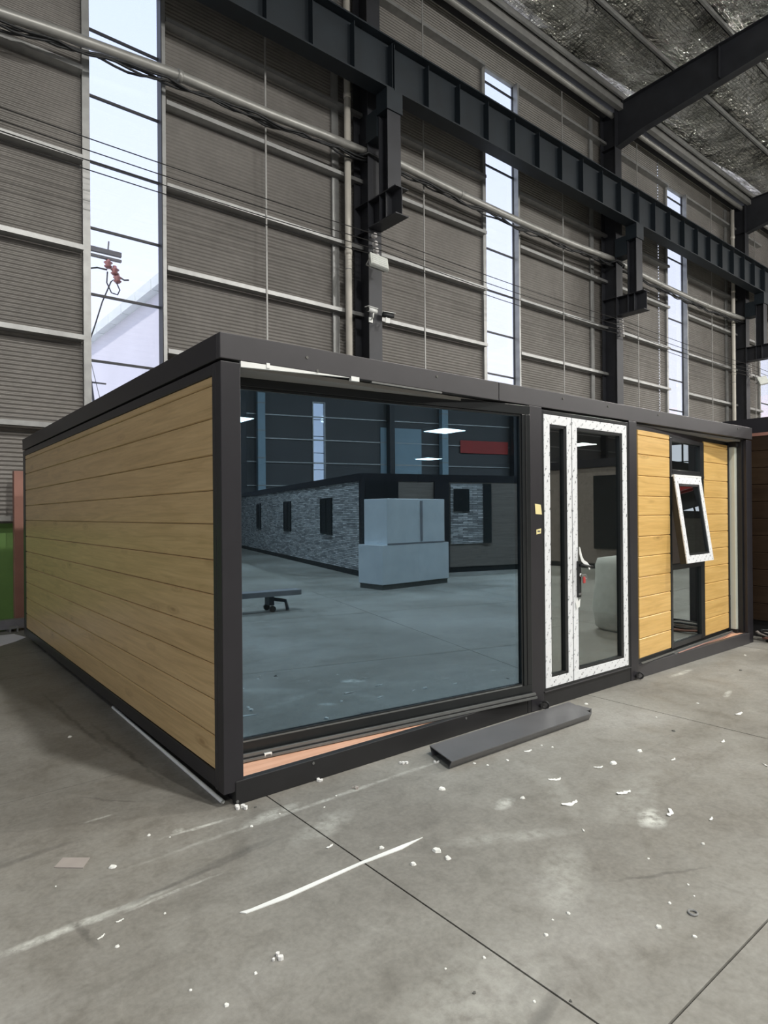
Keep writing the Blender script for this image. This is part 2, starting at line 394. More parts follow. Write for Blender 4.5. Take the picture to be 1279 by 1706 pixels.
# wall_back: the window wall -------------------------------------------------------------
wall = B(XA, XB, D+.02, D+.20, 0, 1.45).build('wall_back', 'green_paint'); struct(wall, 'tall grey corrugated steel hall wall with galvanised rails', 'wall')
WIN = [(2.80+BAY*i, 3.90+BAY*i, 1.46, 12.68) for i in range(-1, 3)] + [(29.45, 31.6, 1.46, 8.1)] + [(2.80+BAY*i, 3.90+BAY*i, 1.46, 12.68) for i in range(4, 6)]
def corr(x0, x1, z0, z1, parent=wall, Y=D):
    v = []; f = []; p = .065; k = int((z1-z0)/p*6)+1
    for i in range(k+1):
        z = min(z0+i*p/6, z1); y = Y+.011+.009*math.cos(2*math.pi*z/p)
        v += [(x0, y, z), (x1, y, z)]
        if i: f.append((2*i-2, 2*i-1, 2*i+1, 2*i))
    me = bpy.data.meshes.new('cladding_sheet'); me.from_pydata(v, [], f); me.update(); me.materials.append(MATS['cladding'])
    for q in me.polygons: q.use_smooth = True
    return link('cladding_sheet', me, parent)
edges = [XA]
for (a, b, z0, z1) in WIN: edges += [a-.11, b+.06]
edges.append(XB)
for i in range(0, len(edges), 2):
    x0, x1 = edges[i], edges[i+1]
    cuts = [x0]+[c for c in COLX if x0+.5 < c < x1-.5]+[x1]
    if x0 < 20.9 < x1: cuts = sorted(cuts+[20.93, 20.97])
    for a, b in zip(cuts, cuts[1:]):
        if not 20.92 < a < 20.94: corr(a, b, 1.44, WTOP)
    for z in GZ:
        m = MB(); m.box(x0+.02, x1-.02, D-.19, D-.002, z-.006, z); m.box(x0+.02, x1-.02, D-.20, D-.19, z-.010, z+.065)
        m.build('girt', 'galvanised', wall)
for (a, b, z0, z1) in WIN: corr(a-.11, b+.06, z1+.06, WTOP)
B(XA, XB, D+.06, D+.09, WTOP-.2, WTOP+.35).build('eave_flashing', 'end_wall', wall)
for c in COLX:
    for dx in (-2.30, 1.72):
        x = c+dx
        if XA < x < XB: B(x-.016, x+.016, D-.215, D-.201, 1.3, 13.3).build('sag_rod', 'rod_paint', wall)
    # flashing strips beside the columns
    for dx in (-.62,): B(c+dx-.07, c+dx+.09, D-.05, D-.005, 1.4, 13.3).build('flashing_strip', 'galvanised', wall)
lab = ['tall window strip left beyond the view', 'tall glazed strip with utility pole and pale building behind it', 'tall bright glazed strip above the glass doors between two steel columns', 'narrow bright glazed strip with dotted flashing edge beside it', 'short wide bright window beyond the farthest white downpipe', 'tall glazed strip far down the hall', 'tall glazed strip farthest down the hall']
for i, (a, b, z0, z1) in enumerate(WIN):
    w = MB()
    w.box(a-.11, a, D-.06, D+.02, z0, z1+.05); w.box(b, b+.06, D-.20, D+.02, z0, z1+.05); w.box(a, b, D-.08, D+.02, z1, z1+.06); w.box(a, b, D-.08, D+.02, z0-.04, z0)
    wo_ = w.build('window_%d' % (i+1), 'galvanised'); struct(wo_, lab[i], 'window')
    zs = [z for z in [4.0+1.05*k for k in range(-3, 9)] if z0+.15 < z < z1-.15]
    for z in zs: B(a, b, D-.04, D, z-.018, z+.018).build('glazing_bar', 'steel_paint', wo_)
    e = [z0]+zs+[z1]
    for p, q in zip(e, e[1:]): B(a, b, D-.006, D+.002, p, q).build('pane', 'clear_glass', wo_)
    B(b-.012, b, D-.19 if i == 1 else D-.05, D-.01, z0, z1).build('dark_reveal', 'steel_paint', wo_)
# dotted flashing left of the third strip: daylight through the gaps at the sheet ends
m = MB(); z = 1.46
while z < 13.4:
    m.box(20.925, 20.975, D-.012, D+.012, z, z+.058); z += .1
tag(m.build('gapped_flashing', 'galvanised', wall), kind='stuff')
# other walls -------------------------------------------------------------
def flatwall(name, holes, x0, x1, y0, y1, label, axis):
    # axis 'x': the wall runs along x at y0..y1
    m = MB(); cur = x0
    for (a, b, z0, z1) in sorted(holes):
        m.box(cur, a, y0, y1, 0, 15); m.box(a, b, y0, y1, 0, z0); m.box(a, b, y0, y1, z1, 15); cur = b
    m.box(cur, x1, y0, y1, 0, 15)
    o = m.build(name, 'end_wall'); struct(o, label, 'wall'); return o
FW = [(3.15+BAY*i, 3.85+BAY*i, 2.2, 8.3) for i in (0, 1, 4, 5)]
wf = flatwall('wall_front', FW, XA, XB, YB-.15, YB, 'far long wall of the hall seen as a reflection in the glass', 'x')
for z in (3.2, 4.6, 6.0, 7.4, 8.8, 10.2, 11.6): B(XA, XB, YB+.002, YB+.10, z, z+.07).build('girt', 'galvanised', wf)
for i, (a, b, z0, z1) in enumerate(FW):
    w = MB(); w.box(a-.06, a, YB-.05, YB+.08, z0, z1); w.box(b, b+.06, YB-.05, YB+.08, z0, z1); w.box(a-.06, b+.06, YB-.05, YB+.08, z1, z1+.06)
    o = w.build('window_%d' % (i+8), 'galvanised'); struct(o, 'narrow window strip %s' % ['of the far wall behind the stone cabin', 'mirrored at the left of the big glass pane', 'deep in the far wall', 'deepest in the far wall'][i], 'window')
    k = 6
    for j in range(k):
        p, q = z0+(z1-z0)*j/k, z0+(z1-z0)*(j+1)/k
        B(a, b, YB-.004, YB+.002, p, q).build('pane', 'clear_glass', o)
        if j: B(a, b, YB, YB+.04, p-.018, p+.018).build('glazing_bar', 'steel_paint', o)
dd = B(16.9, 19.8, YB+.005, YB+.09, 0, 7.0).build('door_1', 'blue_shutter'); struct(dd, 'pale blue roller shutter in the far long wall', 'door')
for k in range(1, 14): B(16.9, 19.8, YB+.09, YB+.105, k*.5, k*.5+.03).build('shutter_rib', 'blue_shutter', dd)
o = MB().box(XA-.15, XA, YB, -6, 0, 15.5).box(XA-.15, XA, 6, D+.2, 0, 15.5).box(XA-.15, XA, -6, 6, 7, 15.5).build('wall_left', 'end_wall'); struct(o, 'plain dark gable wall behind the cabin side', 'wall')
o = MB().box(XB, XB+.15, YB, -19.5, 0, 15.5).box(XB, XB+.15, -14, D+.2, 0, 15.5).box(XB, XB+.15, -19.5, -14, 8.2, 15.5).build('wall_right', 'end_wall'); struct(o, 'plain dark gable wall at the far hall end', 'wall')

for nm, x, ya, yb, zz, lb in (('door_2', XA, -6, 6, 7, 'added open gate letting daylight onto the cabin side'), ('door_3', XB, -19.5, -14, 8.2, 'open hall gate at the far end of the hall')):  # left gate is unseen, added to bring daylight to the cabin side
    m = MB().box(x-.12, x+.12, ya-.1, ya, 0, zz+.1).box(x-.12, x+.12, yb, yb+.1, 0, zz+.1).box(x-.12, x+.12, ya, yb, zz, zz+.1)
    o = m.build(nm, 'steel_paint'); struct(o, lb, 'door')
    if nm == 'door_3':
        for k in range(1, 3): B(x-.05, x+.05, ya+(yb-ya)*k/3-.08, ya+(yb-ya)*k/3+.08, 4.2, zz).build('gate_bar', 'steel_paint', o)
        B(x-.05, x+.05, ya, yb, 4.2, 4.35).build('gate_bar', 'steel_paint', o); B(x-.05, x+.05, ya, yb, 6.4, 6.5).build('gate_bar', 'steel_paint', o)
# roof -------------------------------------------------------------
ceil = MB()
for y0, y1 in ((D+.3, -9.65), (-9.65, YB-.2)):
    za, zb = roof_z(y0)+.42, roof_z(y1)+.42
    ceil.v += [(XA-.2, y0, za), (XB+.2, y0, za), (XB+.2, y1, zb), (XA-.2, y1, zb)]; k = len(ceil.v)-4; ceil.f.append((k, k+1, k+2, k+3))
ceiling = ceil.build('ceiling', 'end_wall'); struct(ceiling, 'pitched hall roof lined with silver foil insulation between purlins', 'ceiling')
PY = [9.9-1.5*i for i in range(27)]
for i, y in enumerate(PY):
    z = roof_z(y)
    m = MB(); m.box(XA, XB, y-.012, y+.012, z, z+.22); m.box(XA, XB, y-.075, y+.012, z, z+.012); m.box(XA, XB, y-.012, y+.075, z+.208, z+.22)
    m.build('purlin', 'galvanised', ceiling)
    if i < len(PY)-1:
        y2 = PY[i+1]; v = []; f = []; nx = 40 if i < 9 else 4; ny = 6
        for a in range(nx+1):
            x = XA+(XB-XA)*a/nx
            for b in range(ny+1):
                t = b/ny; yy = y+(y2-y)*t; zz = roof_z(yy)+.23-.06*math.sin(math.pi*t)*(1+.5*math.sin(a*1.7+i))
                v.append((x, yy, zz))
        for a in range(nx):
            for b in range(ny):
                q = a*(ny+1)+b; f.append((q, q+1, q+ny+2, q+ny+1))
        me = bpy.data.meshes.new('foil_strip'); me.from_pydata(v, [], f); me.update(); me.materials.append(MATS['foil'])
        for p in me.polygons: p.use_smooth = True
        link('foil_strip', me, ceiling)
# foil turned down to the eave
B(XA, XB, 9.95, D+.05, 14.02, 14.03).build('eave_lining', 'galvanised', ceiling)
m = MB(); m.tube([(XA, 10.3, 13.40), (XB, 10.3, 13.40)], .075, 12); m.build('eave_tube', 'pipe_paint', ceiling, smooth=True)
m = MB(); m.box(XA, XB, 9.96, 9.98, 13.45, 13.75); m.box(XA, XB, 9.98, 10.10, 13.45, 13.47); m.build('eave_channel', 'rod_paint', ceiling)

# columns, rafters, crane beams -------------------------------------------------------------
cdesc = ['steel column left of the first window strip', 'slate steel column carrying two cameras and a white flood lamp', 'slate steel column between the second and third window strips', 'slate steel column beside the far white downpipe',
         'steel column past the far short window', 'steel column deep in the hall', 'steel column deeper in the hall', 'steel column deepest in the hall']
for i, c in enumerate(COLX):
    t = empty('steel_column', (c, 10.40, 0), 0, cdesc[i], 'column', 'crane columns along the window wall')
    B(-.17, .17, -.27, -.25, 0, 13.5).build('flange', 'steel_paint', t); B(-.17, .17, .20, .22, 0, 13.5).build('flange', 'steel_paint', t)
    B(-.008, .008, -.25, .20, 0, 13.5).build('web', 'steel_paint', t)
    for z in (7.32, 7.90, 12.4):
        B(-.16, .16, -.25, .20, z, z+.015).build('stiffener', 'steel_paint', t)
    cb = MB(); cb.box(-.008, .008, -1.12, -.27, 7.36, 7.87); cb.box(-.17, .17, -1.12, -.27, 7.34, 7.36); cb.box(-.17, .17, -1.12, -.27, 7.87, 7.89)
    cb = cb.build('corbel', 'steel_paint', t)
    for y in (-.82, -.62): B(-.16, .16, y, y+.012, 7.36, 7.87).build('corbel_stiffener', 'steel_paint', cb)
    p = MB(); p.box(-.17, .17, -.90, -.885, 7.89, 9.45); p.box(-.17, .17, -.635, -.62, 7.89, 9.45); p.box(-.008, .008, -.885, -.635, 7.89, 9.45)
    p.build('crane_post', 'steel_paint', t)
    B(-.20, .20, -.93, -.59, 9.45, 9.865).build('bearing_block', 'crane_paint', t)
    tb = MB(); tb.box(-.20, .20, -.60, -.25, 9.05, 9.6); tb.build('tie_plate', 'crane_paint', t)
    # rafter, deeper at the column
    rf = MB(); ym = -9.65
    yy = [10.15, 9.3, 5.0, ym]; dep = [1.25, 1.10, .80, .80]
    top = [(y, roof_z(y)-.005) for y in yy]; bot = [(y, roof_z(y)-.005-d) for y, d in zip(yy, dep)]
    rf.prism(top+bot[::-1], c-.008, c+.008, 0)
    for k in range(3):
        for (a, b) in ((top[k], top[k+1]), (bot[k], bot[k+1])):
            rf.prism([a, b, (b[0], b[1]+.018), (a[0], a[1]+.018)], c-.13, c+.13, 0)
    r = rf.build('roof_rafter', 'steel_paint'); tag(r, 'slate steel roof rafter on the ' + cdesc[i].replace('slate steel ', '').replace('steel ', '').replace('carrying two cameras and a white flood lamp', 'with the cameras'), 'rafter', 'rafters of the hall roof')
    for y in (7.2,): B(c-.12, c+.12, y-.008, y+.008, roof_z(y)-.86, roof_z(y)-.03).build('rafter_stiffener', 'steel_paint', r)
    # far half of the frame
    rb = MB(); yb = [-9.65, -25, -29.9]; db = [.8, .9, 1.2]
    top = [(y, roof_z(y)-.005) for y in yb]; bot = [(y, roof_z(y)-.005-d) for y, d in zip(yb, db)]
    rb.prism(top+bot[::-1], c-.10, c+.10, 0); r = rb.build('roof_rafter', 'steel_paint')
    tag(r, 'far-slope rafter in line with the ' + cdesc[i].replace('slate steel ', '').replace('steel ', '').replace('carrying two cameras and a white flood lamp', 'with the cameras'), 'rafter', 'rafters of the hall roof')
    t2 = B(c-.17, c+.17, YB+.12, YB+.65, 0, 13.4).build('steel_column', 'steel_paint'); tag(t2, 'far wall column opposite the ' + cdesc[i].replace('slate steel ', '').replace('steel ', '').replace('carrying two cameras and a white flood lamp', 'with the cameras'), 'column', 'columns of the far long wall')
stm = B(-.006, .006, -.15, -.008, 9.90, 10.80).mesh('stiffener', 'crane_paint')
for i in range(len(COLX)-1):
    a, b = COLX[i]+.01, COLX[i+1]-.01
    t = empty('crane_runway_beam', ((a+b)/2, 9.65, 9.87), 0, 'dark blue crane runway beam %s' % ['over the first tall window strip', 'between the camera column and the next column', 'crossing the third window strip', 'past the far white downpipe', 'deep in the hall', 'deeper in the hall', 'deepest in the hall'][i], 'crane beam', 'crane runway beams')
    h = (b-a)/2
    B(-h, h, -.17, .17, 0, .03).build('bottom_flange', 'crane_paint', t); B(-h, h, -.18, .18, .98, 1.01).build('top_flange', 'crane_paint', t)
    B(-h, h, -.008, .008, .03, .98).build('web', 'crane_paint', t); B(-h, h, -.035, .035, 1.01, 1.10).build('rail', 'crane_paint', t)
    k = 10
    for j in range(k+1):
        link('stiffener', stm, t, 0, (-h+.02+(2*h-.04)*j/k, 0, -9.87))
# red banner and red crane, seen mirrored
o = B(22.7, 26.5, YB+.12, YB+.13, 5.55, 6.4).build('red_banner', 'red_paint'); tag(o, 'plain red banner hung on the far long wall', 'banner')
t = empty('bridge_crane', (62, -9.5, 10.03), 0, 'red overhead bridge crane at the far end of the hall', 'crane')
for dx in (-1, 1): B(dx-.25, dx+.25, -18.6, 18.6, -.6, 1.5).build('girder', 'red_paint', t)
for dy in (-18.8, 19.1): B(-1.6, 1.6, dy-.2, dy+.2, .95, 1.4).build('end_carriage', 'red_paint', t)

for x, lb in ((9.2, 'pale blue duct on the far long wall past the first mirrored column'), (21.3, 'pale blue duct on the far long wall beside the red banner')):
    t = empty('air_duct', (x, YB+.36, 0), 0, lb, 'duct', 'pale ducts on the far long wall'); B(-.22, .22, -.22, .22, 0, 9.6).build('shaft', 'blue_shutter', t)
    for k in range(1, 6): B(-.24, .24, -.24, .24, k*1.6, k*1.6+.05).build('collar', 'rod_paint', t)
# unseen high-bay lamps, added to light the hall -------------------------------------------------------------
lm = MB()
lm.tube([(0, 0, .30), (0, 0, .24), (0, 0, .10), (0, 0, .06)], [.05, .09, .11, .10], 20)
lampm = lm.mesh('housing', 'lamp_white', True)
lensm = MB().tube([(0, 0, .06), (0, 0, .02), (0, 0, -.06), (0, 0, -.12), (0, 0, -.14)], [.09, .16, .20, .13, .02], 20).mesh('globe', 'led_fill', True)
rodm = MB().tube([(0, 0, .30), (0, 0, 2.2)], .012, 6).mesh('hanger', 'steel_paint')
li = bpy.data.lights.new('fill_light', 'POINT'); li.shadow_soft_size = .25; li.energy = FILL_GLOW; li.color = (1, .97, .92)
la = bpy.data.lights.new('fill_downlight', 'AREA'); la.shape = 'DISK'; la.size = .5; la.energy = FILL_DOWN; la.color = (1, .97, .92)
for ix, x in enumerate((-5.8, 3.5, 12.8, 22.1, 31.5, 40.8, 50)):
    for iy, y in enumerate((-2.5, -11.0)):
        if x < 0 and iy == 0: continue
        z = roof_z(y)-2.2
        t = empty('added_bay_lamp', (x, y, z), 0, 'added round white lamp under the roof, lighting the hall', 'lamp', 'added high-bay lamps lighting the hall')
        link('housing', lampm, t); link('globe', lensm, t).visible_shadow = True; link('hanger', rodm, t)
        l = bpy.data.objects.new('fill_light', li); COL.objects.link(l); l.parent = t; l.location = (0, 0, -.42)
        l = bpy.data.objects.new('fill_downlight', la); COL.objects.link(l); l.parent = t; l.location = (0, 0, -.15)

# wall services -------------------------------------------------------------
def sag(x0, x1, z, s, n=14): return [(x0+(x1-x0)*i/n, z-s*4*(i/n)*(1-i/n)) for i in range(n+1)]
pz = {0: 9.05, 1: 9.05, 2: 9.12, 3: 9.10}
pdesc = ['first', 'second', 'third', 'fourth']
pd = ['grey metal pipe on the wall across the first tall window strip', 'grey metal pipe on the wall across the second window strip', 'grey metal pipe on the wall across the third narrow window strip']
cd = ['black cable bundle tied under the pipe that crosses the first window strip', 'black cable bundle tied under the pipe that crosses the second window strip', 'black cable bundle tied under the pipe that crosses the third window strip']
for i in range(3):
    a, b = COLX[i]+.03, COLX[i+1]-.03
    if i == 0: pts = [(x, 10.25, 1.54+(z-1.54)*.9903) for x, z in [(a, 8.45), (1.0, 8.62), (2.3, 8.76), (4.1, 8.90), (5.7, 8.93), (7.0, 8.99), (b, 9.02)]]
    else: pts = [(x, 10.25, 1.54+(z-1.54)*.9903) for x, z in sag(a, b, pz[i+1]+.01, .12)]
    o = MB().tube(pts, .085, 12).build('service_pipe', 'pipe_paint', smooth=True); tag(o, pd[i], 'pipe', 'pipes along the window wall')
    for fx in (.33, .66):
        k = int(fx*(len(pts)-1)); p = Vector(pts[k]); q = Vector(pts[k+1]); d = (q-p).normalized()
        MB().tube([p-d*.04, p+d*.04], .098, 12).build('pipe_coupling', 'pipe_paint', o, smooth=True)
    t = empty('cable_bundle', (a, 10.25, 8.6), 0, cd[i], 'cable', 'cable bundles under the wall pipes')
    for c in range(4):
        q = []; rnd = random.Random(i*10+c)
        n = 46; ph = rnd.random()*6
        for j in range(n+1):
            x = a+(b-a)*j/n
            zz = None
            for (p0, p1) in zip(pts, pts[1:]):
                if p0[0]-1e-6 <= x <= p1[0]+1e-6: zz = p0[2]+(p1[2]-p0[2])*(x-p0[0])/(p1[0]-p0[0])
            w = .05*math.sin(x*2.1+ph)+.035*math.sin(x*5.3+ph*2)
            q.append((x-a, -.03+.02*c+.02*math.sin(x*3+c), (zz if zz else pts[-1][2])-.115-.022*(c % 2)-abs(w)-.0-8.6))
        MB().tube(q, .019, 6).build('cable', 'cable_black', t, smooth=True)
    if i < 2:   # cables jump round the column
        z_ = pts[-1][2]-8.6
        MB().tube([(b-a-.30, -.03, z_-.14), (b-a-.20, -.10, z_-.12), (b-a-.16, -.17, z_-.10), (b-a+.03, -.175, z_-.12), (b-a+.22, -.17, z_-.16), (b-a+.28, -.10, z_-.20)], .028, 8).build('cable', 'cable_black', t, smooth=True)
for x, lb in ((7.672, 'cream plastic rain downpipe beside the column with the cameras'), (26.19, 'cream plastic rain downpipe beside the farthest column in view')):
    t = empty('rain_downpipe', (x, 10.415, 1.5), 0, lb, 'downpipe', 'rain downpipes on the window wall')
    MB().tube([(0, 0, 0), (0, 0, 11.7)], .068, 16).build('pipe', 'white_pvc', t, smooth=True)
    for z in (1.35, 5.3, 8.5, 10.6): MB().tube([(0, 0, z), (0, 0, z+.10)], .078, 16).build('collar', 'white_pvc', t, smooth=True)
    for z in (2.8, 5.0, 7.2): MB().tube([(0, 0, z), (0, 0, z+.02)], .072, 16).build('strap', 'rod_paint', t)
wires = [7.16, 7.0, 6.87, 6.75]
for k, z in enumerate(wires):
    q = []
    for i in range(4):
        x0, x1 = COLX[i], COLX[i+1]
        q += [(x, 9.95, zz) for x, zz in sag(x0, x1, z, .06+.02*k, 10)][:-1]
    q.append((COLX[4], 9.95, z))
    o = MB().tube(q, .0085, 5).build('power_wire', 'wire'); tag(o, '%s of four thin black wires strung along the window wall' % ['topmost', 'second highest', 'third highest', 'lowest'][k], 'wire', 'thin wires along the window wall')
    for i in range(1, 4):
        o = empty('insulator', (COLX[i]-.11+.02*k, 10.13, z), 0, '%s white porcelain wire insulator on the %s' % (['topmost', 'second', 'third', 'lowest'][k], ['', 'column with the cameras', 'column between second and third window strips', 'column beside the far downpipe'][i]), 'insulator', 'porcelain insulators on the columns')
        MB().tube([(0, -.17, 0), (0, -.15, 0), (0, -.12, 0), (0, -.09, 0), (0, -.06, 0), (0, -.05, 0)], [.03, .055, .035, .055, .04, .03], 12).build('porcelain_body', 'porcelain', o, smooth=True)
        MB().tube([(0, -.06, 0), (0, .0, 0)], .012, 8).build('pin', 'steel_paint', o)

def flood(loc, rot, label):
    t = empty('flood_lamp', loc, 0, label, 'lamp', 'white flood lamps on the columns'); t.rotation_euler = rot
    B(-.20, .20, -.035, .035, -.17, .17).build('housing', 'lamp_white', t, .008)
    for k in range(5): B(-.16, .16, -.043, -.035, -.13+k*.055, -.105+k*.055).build('led_row', 'white_plastic', t)
    B(-.19, .19, -.04, -.034, -.165, -.145).build('lower_trim', 'rod_paint', t)
    br = MB(); br.box(-.21, -.20, -.02, .16, -.02, .02); br.box(.20, .21, -.02, .16, -.02, .02); br.box(-.21, .21, .15, .16, -.02, .02); br.build('bracket', 'rod_paint', t)
flood((7.95, 9.78, 6.53), (R(-28), R(10), R(-12)), 'white square flood lamp tilted on the column above two cameras')
flood((27.2, 9.75, 6.6), (R(-20), R(-14), R(-30)), 'white flood lamp beside the farthest column in view')
def cctv(loc, rz, label, bm='white_plastic'):
    t = empty('security_camera', loc, rz, label, 'camera', 'cameras on the steel column')
    MB().tube([(-.13, 0, 0), (.10, 0, 0)], .048, 14).build('body', bm, t, smooth=True)
    MB().tube([(-.145, 0, 0), (-.131, 0, 0)], .045, 14).build('lens_face', 'cable_black', t)
    B(-.17, .11, -.055, .055, .045, .058).build('sun_hood', 'white_plastic', t, .004)
    MB().tube([(.02, 0, -.045), (.03, .02, -.12), (.06, .12, -.15)], .017, 8).build('arm', 'white_plastic', t, smooth=True)
    B(.01, .11, .11, .13, -.20, -.10).build('base_plate', 'white_plastic', t)
cctv((7.95, 9.99, 5.62), R(6), 'white bullet camera on the column with a dark lens facing out')
cctv((8.33, 9.99, 5.60), R(170), 'white hooded bullet camera with dark body turned along the wall', 'cable_black')

# by the wall on the left: red post, steel beam on the floor, flat white patch
t = empty('red_steel_post', (1.758, 10.42, 0), 0, 'reddish brown steel post standing against the green wall base', 'post')
B(-.085, .085, -.06, .06, 0, 2.195).build('shaft', 'red_post_paint', t, .006); B(-.11, .11, -.08, .08, 0, .015).build('foot_plate', 'red_post_paint', t)
t = empty('steel_beam', (.3, 9.86, 0), 0, 'light grey steel channel lying along the wall by the cabin back', 'beam')
m = MB(); m.box(-2.5, 1.6, -.06, -.05, .025, .15); m.box(-2.5, 1.6, -.05, .06, .14, .15); m.box(-2.5, 1.6, -.05, .06, .025, .035); m.build('channel', 'grey_steel', t)
for x in (-1.6, -.2, 1.22):
    B(x-.04, x+.04, -.11, .06, 0, .025).build('support_block', 'dark_chip', t)
m = MB(); m.box(1.20, 1.30, -.20, -.12, .05, .075); m.box(1.20, 1.215, -.20, -.12, 0, .05); m.box(1.285, 1.30, -.20, -.12, 0, .05); m.build('clip', 'galvanised', t)
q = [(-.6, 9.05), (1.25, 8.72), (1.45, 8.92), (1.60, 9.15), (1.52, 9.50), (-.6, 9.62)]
o = MB().prism(q, .001, .006, 2).build('floor_patch', 'patch_white'); tag(o, 'flat white patch on the floor behind the cabin', 'sheet')  # flat white outline, just above the floor

# ------------------------------------------------------------------ the cabin
X0, Y0 = 1.3979, 3.12795
C0 = Vector((math.cos(DL)*X0+math.sin(DL)*Y0, -math.sin(DL)*X0+math.cos(DL)*Y0, 0))
L, Wd, H = 6.58, 5.87, 2.50; FB = 2.363
cab = empty('prefab_cabin', C0, -DL, 'black framed prefab cabin with honey wood siding and glass front', 'cabin')
BV = .004
def part(name, mat, *b, bevel=BV): return B(*b).build(name, mat, cab, bevel)
# roof
part('fascia', 'charcoal_sheet', 0, 2.173, 0, .05, FB, H); part('fascia', 'charcoal_sheet', 2.177, L, 0, .05, FB, H)
part('fascia', 'black_frame', 0, .05, .05, Wd, FB, H); part('fascia', 'black_frame', L-.05, L, .05, Wd, FB, H); part('fascia', 'black_frame', .05, L-.05, Wd-.05, Wd, FB, H)
part('roof_panel', 'charcoal_sheet', .05, L-.05, .05, Wd-.05, 2.44, 2.485, bevel=0)
for x, z in ((.53, 2.44), (.60, 2.372), (1.55, 2.46), (2.95, 2.46), (4.45, 2.46), (6.2, 2.462), (3.6, 2.46)):
    MB().tube([(x, -.004, z), (x, .002, z)], .009, 8).build('screw', 'dark_chip', cab)
# ceiling inside and lights
part('ceiling_panel', 'interior_white', .06, L-.06, .06, Wd-.06, 2.335, 2.36, bevel=0)
for x, y in ((2.73, 1.15), (4.68, 3.5), (.80, 1.60), (4.84, 1.14)):
    lp = B(x-.15, x+.15, y-.15, y+.15, 2.304, 2.335).build('ceiling_light', 'white_plastic', cab)
    B(x-.135, x+.135, y-.135, y+.135, 2.301, 2.3042).build('diffuser', 'led', lp)
# posts
part('corner_post', 'black_frame', .004, .118, .006, .075, .07, FB-.012)
part('corner_post', 'black_frame', .004, .075, .075, .118, .07, FB-.012)
part('corner_post', 'black_frame', 6.435, L-.004, .006, .05, .0, FB-.012)
part('corner_post', 'black_frame', .004, .06, 5.72, Wd-.004, .07, FB-.012)
part('corner_post', 'black_frame', L-.06, L-.004, 5.72, Wd-.004, 0, FB-.012)
part('middle_post', 'black_frame', 2.515, 2.667, -.004, .10, 0, FB); part('middle_post', 'black_frame', 3.925, 4.056, -.004, .10, 0, FB)
# base
part('base_rail', 'black_base', .069, 2.47, 0, .045, 0, .126); part('base_rail', 'black_base', 2.474, 2.515, 0, .045, 0, .126)
part('base_rail', 'black_base', 2.667, 3.925, 0, .045, 0, .125); part('base_rail', 'charcoal_sheet', 4.056, 6.46, 0, .045, 0, .124)
part('skid', 'black_base', .085, .16, .045, Wd-.08, 0, .085, bevel=0); part('skid', 'black_base', L-.16, L-.06, .045, Wd-.08, 0, .085, bevel=0); part('skid', 'black_base', .16, L-.16, Wd-.16, Wd-.08, 0, .085, bevel=0)
part('floor_board', 'plywood', .07, L-.06, .045, Wd-.06, .085, .122, bevel=0)
for x, z in ((.55, .105), (.078, .02), (1.8, .105)): MB().tube([(x, -.004, z), (x, .002, z)], .008, 8).build('screw', 'track_grey', cab)
for x in (2.60, 3.985):
    rg = MB().torus((x+.045, -.03, .040), .026, .008, (1, .5, 0)).build('lifting_eye', 'black_base', cab, smooth=True)
    MB().tube([(x+.02, -.003, .04), (x+.02, -.022, .04)], .02, 10).build('eye_bolt', 'black_base', rg)
# left side wall
sw = B(.022, .055, .075, 5.72, .10, 2.34).build('side_wall', 'black_base', cab)
B(.006, .06, .118, 5.72, 2.289, FB-.012).build('top_rail', 'black_frame', sw, BV)
B(.004, .06, .118, 5.72, .078, .165).build('bottom_rail', 'black_frame', sw, BV)
ZB = [2.289, 2.238, 2.061, 1.862, 1.671, 1.490, 1.296, 1.109, .917, .733, .541, .349, .167]
def plank(a0, a1, z0, z1, t0, t1, axis, mat, parent, ch=.006):
    # a board with chamfered long edges, its face at t0, its back at t1
    g = .0015; z0 += g; z1 -= g; c = min(ch, (z1-z0)/4); s = 1 if t1 > t0 else -1
    prof = [(t0+s*c, z0), (t0, z0+c), (t0, z1-c), (t0+s*c, z1), (t1, z1), (t1, z0)]
    return MB().prism(prof, a0, a1, axis).build('plank', mat, parent)
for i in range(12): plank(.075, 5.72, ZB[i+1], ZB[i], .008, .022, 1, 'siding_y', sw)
# other walls of the cabin
rw = B(L-.055, L-.022, .05, 5.72, .10, 2.34).build('end_wall_panel', 'black_base', cab)
for i in range(12): plank(.05, 5.72, ZB[i+1], ZB[i], L-.008, L-.022, 1, 'siding_y', rw)
bw = B(.06, L-.06, Wd-.055, Wd-.022, .10, 2.34).build('back_wall_panel', 'black_base', cab)
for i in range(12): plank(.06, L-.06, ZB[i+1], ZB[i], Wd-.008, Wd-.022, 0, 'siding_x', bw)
B(.056, .075, .16, Wd-.06, .122, 2.37).build('inner_lining', 'interior_white', sw)
B(L-.075, L-.056, .20, Wd-.06, .122, 2.37).build('inner_lining', 'interior_white', rw)
B(.075, L-.075, Wd-.075, Wd-.056, .122, 2.37).build('inner_lining', 'interior_white', bw)
# white end of the right-hand wall seen past the open panel
we = B(6.345, 6.43, .10, .50, .165, 2.275).build('wall_end_board', 'white_panel', cab, .003)
B(6.34, 6.435, .085, .51, .122, .165).build('black_shoe', 'black_base', we); B(6.34, 6.435, .08, .51, 2.275, FB).build('black_head', 'black_base', we)
B(6.40, 6.436, .05, .10, .122, FB-.01).build('black_edge', 'black_base', we)
